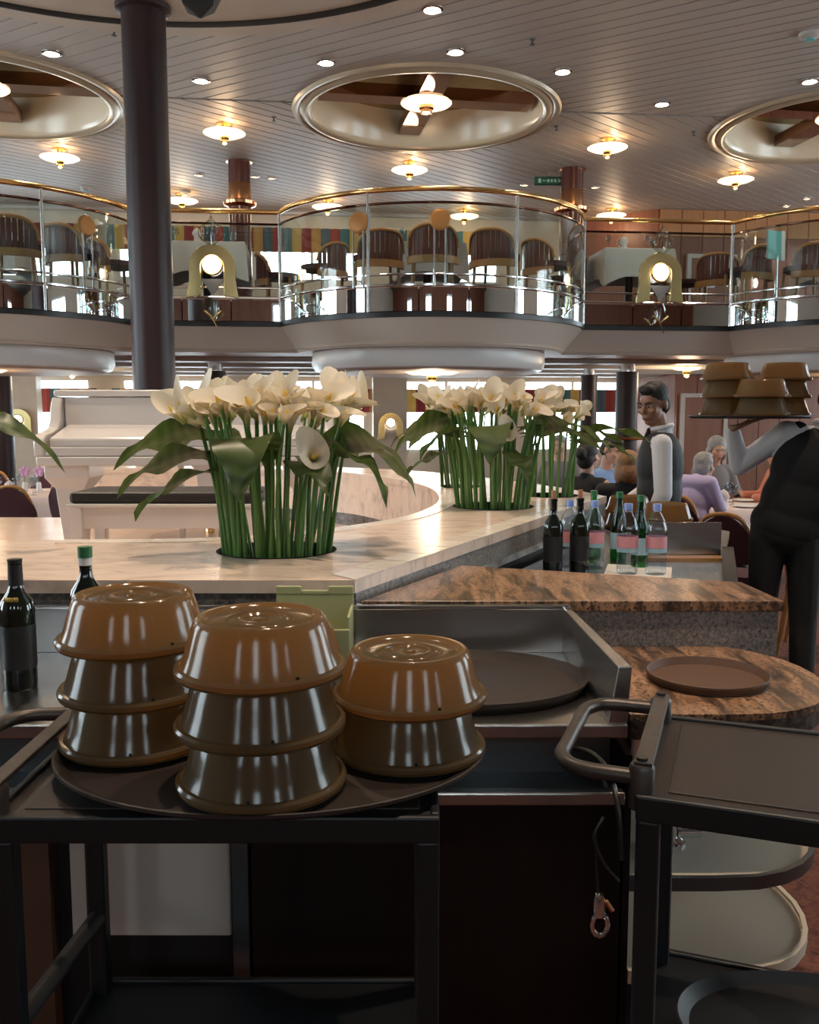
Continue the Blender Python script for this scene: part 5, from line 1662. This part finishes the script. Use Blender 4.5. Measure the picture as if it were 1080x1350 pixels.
# right hand table of the diners
tx, ty = 2.9, 8.45
tag(round_table('round dining table of the diners right of the vested waiter', tx, ty, .52), 'pale pink cloth on the diners table right of the vested waiter', 'tablecloth', 'tablecloths')
for k, (dx, dy) in enumerate(((-.22, -.25), (-.06, -.28), (.06, -.16), (-.05, .0), (.12, .1), (-.16, .2))):
    wine_glass(QUAL[k] + ' wine glass on the pink cloth of the right diners table', tx + dx, ty + dy, .746)
for dx, dy, w_ in ((-.36, -.05, 'left'), (.12, -.36, 'front'), (.30, .20, 'rear')):
    plate(w_ + ' white plate on the pink cloth of the right diners table', tx + dx, ty + dy, .746)
napkin('folded napkin standing on the right diners table', tx - .12, ty - .42, .746)
# left diners table beyond the lilies
tx, ty = 1.95, 8.05
tag(round_table('round dining table of the dark-haired diners', tx, ty, .42), 'white cloth on the table of the dark-haired diners', 'tablecloth', 'tablecloths')
for k, (dx, dy) in enumerate(((-.2, -.1), (.1, -.25), (.15, .15))):
    wine_glass(('left', 'front', 'right')[k] + ' wine glass on the table of the dark-haired diners', tx + dx, ty + dy, .746)
for (x, y, rz), lab in zip(DPOS, CHL):
    mk_chair('maroon dining chair under the diner with ' + lab if 'hair' in lab else 'maroon dining chair under the diner in ' + lab, (x - .03 * math.sin(rz), y + .03 * math.cos(rz), 0), rz, 'dining chairs')
p = ony(728, 640, 6.9); mk_chair('maroon chair with pale frame left of the black-haired woman', (p.x, 6.9, 0), math.radians(195), 'dining chairs')
p = onz(1068, 835, 0); mk_chair('maroon dining chair at the right edge behind the tray waiter', (2.72, 5.9, 0), math.radians(60), 'dining chairs')
mk_chair('maroon dining chair between the bottle station and the tray waiter', (2.25, 6.35, 0), math.radians(150), 'dining chairs')
# far tables and chairs at the left behind the piano
TL = ony(45, 615, 9.6)
tag(round_table('round table at the far left beyond the piano', TL.x, 9.6, .60), 'white tablecloth of the far left table beyond the piano', 'tablecloth', 'tablecloths')
for k, (dx, dy) in enumerate(((-.3, -.2), (-.1, -.35), (.1, -.3), (.25, -.1), (.0, .0), (.3, .2), (-.25, .2))):
    wine_glass(QUAL2[k] + ' wine glass on the far left table beyond the piano', TL.x + dx, 9.6 + dy, .746)
for dx, dy, w_ in ((.42, -.1, 'right'), (-.05, -.5, 'front'), (-.45, 0, 'left')):
    napkin(w_ + ' folded napkin on the far left table beyond the piano', TL.x + dx, 9.6 + dy, .746)
for dx, lab in ((-.17, 'left'), (-.02, 'right')):
    e = thing('orchid', 'pink orchid bloom on the far left table, %s of two' % lab, 'flower', (TL.x + dx, 9.75, .746), 0, 'orchids')
    MB().lathe([(0, 0), (.03, 0), (.025, .08), (.02, .1), (0, .1)], 14).build('vase', 'porcelain', e)
    MB().cyl((0, 0, .1), (.01, -.01, .2), .003, n=6).build('stem', 'stem', e)
    for k in range(5):
        t = PI / 2 + 2 * PI * k / 5
        MB().ell((.01 + .035 * math.cos(t), -.015, .215 + .035 * math.sin(t)), (.026, .008, .026), n=10, m=6).build('petal', 'orchid', e)
for u, Y, rz, lab in ((27, 8.75, 180, 'nearest maroon chair at the far left table, its back to the piano'), (108, 8.9, 140, 'maroon chair between the far left table and the piano leg'),
                      (-12, 10.55, 20, 'maroon chair behind the far left table at the left edge'), (52, 10.6, -5, 'maroon chair straight behind the far left table'), (-82, 9.4, -100, 'maroon chair cut by the left edge')):
    p = ony(u, 640, Y)
    mk_chair(lab, (p.x, Y, 0), math.radians(rz), 'dining chairs')
# arched wall sconces on pillars
def sconce(label, x, y, z, rz, s=1.0):
    e = thing('arched_lamp', label, 'wall lamp', (x, y, z), rz, 'brass arched lamps')
    hw_, th, hh = .245 * s, .125 * s, .33 * s
    outp = [(-hw_ - .03, 0)] + [(-hw_, hh * .5)] + [(-hw_ * math.cos(t), hh + hw_ * .95 * math.sin(t)) for t in [PI * i / 18 for i in range(19)]] + [(hw_, hh * .5), (hw_ + .03, 0)]
    k = hw_ - th
    inp = [(k, 0.03), (k, hh * .5)] + [(k * math.cos(t), hh + k * .95 * math.sin(t)) for t in [PI * i / 18 for i in range(19)]] + [(-k, hh * .5), (-k, 0.03)]
    q = MB().prism(outp + inp, -.03, .03)
    q.v = [(a, c_, b) for a, b, c_ in q.v]
    q.build('arch', 'brass_pale', e, smooth=30, bevel=.012)
    M = Matrix.Rotation(PI / 2, 3, 'X')
    MB().lathe([(.092 * s, -.01), (.115 * s, .01), (.10 * s, .035), (.085 * s, .03)], 32, (0, -.005, hh + .02), M).build('lamp_ring', 'brass', e)
    MB().lathe([(0, .05), (.05 * s, .045), (.088 * s, .025), (.088 * s, 0), (0, 0)], 32, (0, -.005, hh + .02), M).build('lamp_glass', 'lamp_white', e)
    MB().lathe([(0, .075), (.018 * s, .07), (.022 * s, .05), (0, .045)], 16, (0, -.005, hh + .02), M).build('knob', 'brass', e)
    return e
for k, (u, v, Y, lab) in enumerate(((25, 577, 15.2, 'small arched brass sconce on the pillar at the left edge'), (515, 580, 16.1, 'small arched brass sconce on the pillar between the two lily bunches'))):
    p = ony(u, v, Y)
    sconce(lab, p.x, Y, p.z, YAW, .85)
    pl_ = MB().box(-.30, .30, .04, .34, 0, ZL - .05).build('wall_pillar_%d' % (k + 1), 'cream', None, smooth=0, loc=(p.x, Y, 0), rz=YAW)
    struct(pl_, 'cream pillar between the far windows')

# ================================================================ UPPER DECK FURNITURE
p = W(-2.42, BREC - .09)
def arch_lamp(label, a, clear):
    p = W(a, BREC - .10)
    e = sconce(label, p.x, p.y, 2.815, YAW, 1.0)
    e['group'] = 'balcony arched lamps'
    # shield below the lamp, crystal crown above and tail drop below
    MB().add([(-.12, -.02, .20), (.12, -.02, .20), (0, -.03, .02), (-.12, 0.01, .20), (.12, .01, .20), (0, .01, .02)], [(0, 1, 2), (3, 5, 4), (0, 3, 4, 1), (1, 4, 5, 2), (2, 5, 3, 0)]).build('shield', 'steel', e, smooth=0)
    for k in range(7):
        t = (k - 3) / 3
        pts = catmull([(t * .03, -.03, .56), (t * .13, -.04, .68 - .03 * abs(t)), (t * .10, -.04, .80 - .05 * abs(t)), (t * .01, -.03, .88 - .10 * abs(t))], 4)
        MB().tube(pts, .010, 8).build('crystal_rod', 'crystal', e)
    for t in (-1, 0, 1):
        MB().tube(catmull([(t * .03, -.03, .0), (t * .06, -.035, -.10), (t * .025, -.035, -.20)], 4), .012, 8).build('crystal_rod', 'crystal', e)
    MB().tube(catmull([(-.09, -.04, -.14), (-.02, -.045, -.20), (.02, -.04, -.27), (.05, -.03, -.33)], 4), [.012 - .0006 * i for i in range(13)], 8).build('tail', 'brass_pale', e)
    MB().tube(catmull([(.09, -.04, -.14), (.03, -.045, -.19), (-.01, -.04, -.23)], 4), [.012 - .0006 * i for i in range(9)], 8).build('tail', 'brass_pale', e)
    for s in (-1, 1):
        MB().cyl((s * .16, 0, .06), (s * .16, .09, .06), .010, n=8).build('bracket', 'brass', e)
    point(e, (0, -.12, .35), 4, SOFT, .06)
arch_lamp('arched brass lamp with round white light on the balcony right of the dark column', -2.42, 0)
arch_lamp('arched brass lamp with round white light on the balcony above the vested waiter', 2.56, 1)

def balcony_chair(label, loc, rz):
    e = thing('balcony_chair', label, 'chair', loc, rz, 'barrel chairs of the upper deck')
    sq = circle(0, 0, .25, 28)
    MB().prism(sq, .40, .46).build('seat', 'maroon', e, smooth=30, bevel=.015)
    # barrel back: arched top, wooden staves, gold bands
    R_ = .28
    def zt(t):           # t in [-1,1] across the back
        return .47 + .21 * math.sqrt(max(0, 1 - (abs(t)) ** 2.6))
    n = 12
    for k in range(n):
        t0, t1 = -1 + 2 * k / n + .012, -1 + 2 * (k + 1) / n - .012
        q = MB(); P = []
        for t in (t0, t1):
            a = PI / 2 - t * 1.15
            P.append((t, R_ * math.cos(a), R_ * math.sin(a)))
        th = .018
        vs = []
        for t, x, y in P:
            f = 1 - th / R_
            vs += [(x, y, .34), (x, y, zt(t)), (x * f, y * f, .34), (x * f, y * f, zt(t))]
        q.add(vs, [(0, 4, 5, 1), (2, 3, 7, 6), (0, 1, 3, 2), (4, 6, 7, 5), (1, 5, 7, 3), (0, 2, 6, 4)])
        q.build('stave', 'chair_wood', e, smooth=0)
    pts = []
    for i in range(25):
        t = -1 + 2 * i / 24
        a = PI / 2 - t * 1.15
        pts.append((R_ * math.cos(a), R_ * math.sin(a), zt(t) + .008))
    MB().tube(pts, .020, 8).build('top_rail', 'gold_wood', e)
    pts = [(1.01 * R_ * math.cos(PI / 2 - t * 1.15), 1.01 * R_ * math.sin(PI / 2 - t * 1.15)) for t in [-1 + 2 * i / 16 for i in range(17)]]
    MB().wall(pts, .31, .385, .03).build('lower_band', 'gold_wood', e, smooth=40)
    for a in (35, 145, 215, 325):
        x, y = .235 * math.cos(math.radians(a)), .235 * math.sin(math.radians(a))
        MB().cyl((x, y, .40), (x * 1.08, y * 1.08, 0), .02, .014, 10).build('leg', 'gold_wood', e)
    return e
proto = None
for u, Y, rz, lab in ((497, 10.02, 200, 'wooden barrel chair left of centre in the middle bay'), (570, 9.75, 182, 'wooden barrel chair at the centre front of the middle bay'), (655, 9.98, 150, 'wooden barrel chair right of centre in the middle bay'),
                      (425, 10.7, 240, 'wooden barrel chair at the left end of the middle bay'), (722, 10.5, 120, 'wooden barrel chair at the right end of the middle bay'),
                      (22, 9.35, 185, 'wooden barrel chair in the left bay near the left edge'), (98, 9.72, 150, 'wooden barrel chair in the left bay right of centre'), (152, 10.45, 120, 'wooden barrel chair in the left bay by the dark column'),
                      (368, 11.35, 95, 'wooden barrel chair right of the left white tablecloth'), (744, 11.6, -90, 'wooden barrel chair left of the right white tablecloth'), (900, 11.9, 90, 'wooden barrel chair right of the right white tablecloth'),
                      (985, 10.9, 215, 'wooden barrel chair behind the teal board'), (1064, 10.75, 190, 'wooden barrel chair in the right bay at the right edge'), (950, 11.45, 150, 'barrel chair left in the right bay')):
    p = ony(u, 340, Y)
    if proto is None:
        proto = balcony_chair(lab, (p.x, Y, ZD), math.radians(rz))
    else:
        copy_tree(proto, (p.x, Y, ZD), math.radians(rz), lab)
def square_table(label, labc, x, y, hw_, cat='tablecloth'):
    e = thing('balcony_table', label, 'table', (x, y, ZD), YAW, 'tables of the upper deck')
    MB().box(-hw_ + .01, hw_ - .01, -.36, .36, .70, .735).build('tabletop', 'wood_dark', e, smooth=0)
    MB().lathe([(0, 0), (.24, 0), (.24, .03), (.05, .06), (.045, .70), (0, .70)], 24).build('pedestal', 'wood_dark', e)
    vs, fs = [], []
    rings = [(0.0, .74, 0), (.01, .735, 0), (.02, .62, .012), (.03, .50, .02), (.035, .40, .03)]
    n = 10
    vs = []
    def ring(g, z, wv):
        out = []
        c = [(-hw_ - g, -.37 - g), (hw_ + g, -.37 - g), (hw_ + g, .37 + g), (-hw_ - g, .37 + g)]
        for k in range(4):
            a, b = c[k], c[(k + 1) % 4]
            for i in range(n):
                t = i / n
                x_, y_ = a[0] + (b[0] - a[0]) * t, a[1] + (b[1] - a[1]) * t
                m_ = 1 + wv * math.sin(i * 1.9 + k)
                drop = -.12 * (1 if z < .5 else .5 if z < .6 else 0) * (1 - min(t, 1 - t) * 4 if min(t, 1 - t) < .25 else 0)
                out.append((x_ * m_, y_ * m_, z + (drop if z < .7 else 0)))
        return out
    for g, z, wv in rings:
        vs += ring(g, z, wv)
    N = 4 * n
    fs.append(tuple(range(N)))
    for r in range(len(rings) - 1):
        for i in range(N):
            j = (i + 1) % N
            fs.append((r * N + i, r * N + j, (r + 1) * N + j, (r + 1) * N + i))
    o = MB().add(vs, fs).build('tablecloth', 'cloth', None, smooth=50, loc=(x, y, ZD), rz=YAW)
    tag(o, labc, 'tablecloth', 'tablecloths of the upper deck')
p = ony(272, 330, 11.05); square_table('table under the left white cloth behind the arched lamp', 'white tablecloth behind the left arched lamp', p.x, 11.05, .47); LTX = p.x
p = ony(830, 340, 11.5); square_table('table under the right white cloth behind the arched lamp', 'white tablecloth behind the right arched lamp', p.x, 11.5, .42); RTX = p.x
p = W(0, .1); square_table('table in the middle balcony bay', 'white tablecloth in the middle balcony bay', p.x, p.y + .1, .4); MTX = (p.x, p.y + .1)
p = W(-5.0, .1); square_table('table in the left balcony bay', 'white tablecloth in the left balcony bay', p.x, p.y, .4)
p = W(5.15, .1); square_table('table in the right balcony bay', 'white tablecloth in the right balcony bay', p.x, p.y, .4)
for dx, dy, w_ in ((-.3, -.2, 'leftmost'), (-.1, .1, 'second from left'), (.15, -.25, 'third from left'), (.3, .1, 'rightmost')):
    wine_glass(w_ + ' wine glass on the left upper table', LTX + dx, 11.05 + dy, ZD + .741)
    wine_glass(w_ + ' wine glass on the right upper table', RTX + dx, 11.5 + dy, ZD + .741)
    wine_glass(w_ + ' wine glass on the middle bay table', MTX[0] + dx, MTX[1] + dy, ZD + .741)
napkin('folded napkin on the left upper table', LTX - .05, 11.0 - .2, ZD + .741)
napkin('folded napkin on the right upper table', RTX - .12, 11.5 - .2, ZD + .741)
# teal board on a stand
p = ony(1013, 360, 10.05)
p = W(3.83, -.86)
e = thing('menu_stand', 'teal board on a thin pale stand in the right bay', 'sign', (p.x, p.y, ZD))
MB().lathe([(0, 0), (.12, 0), (.12, .012), (.02, .02), (.014, .54), (0, .54)], 16).build('stand', 'chrome', e)
M = Matrix.Rotation(-.08, 3, 'X') @ Matrix.Rotation(.35, 3, 'Z')
MB().box(-.115, .115, -.012, .012, .50, .82, M).build('board', 'teal_board', e, smooth=0, bevel=.004)
MB().box(.07, .118, -.016, .016, .495, .825, M).build('board_edge', 'porcelain', e, smooth=0)
# small wall plate
p = W(5.50, 4.69)
e = thing('wall_plate', 'small white plate with dark dot on the upper wooden door', 'plate', (p.x, p.y, 3.75), YAW)
MB().box(-.10, .10, -.02, .0, 0, .20).build('plate', 'porcelain', e, smooth=0, bevel=.006)
MB().lathe([(0, .01), (.035, .008), (.04, 0)], 18, (0, -.02, .10), Matrix.Rotation(PI / 2, 3, 'X')).build('dot', 'black', e)
# remote bottle by the right diners: dark bottle on table
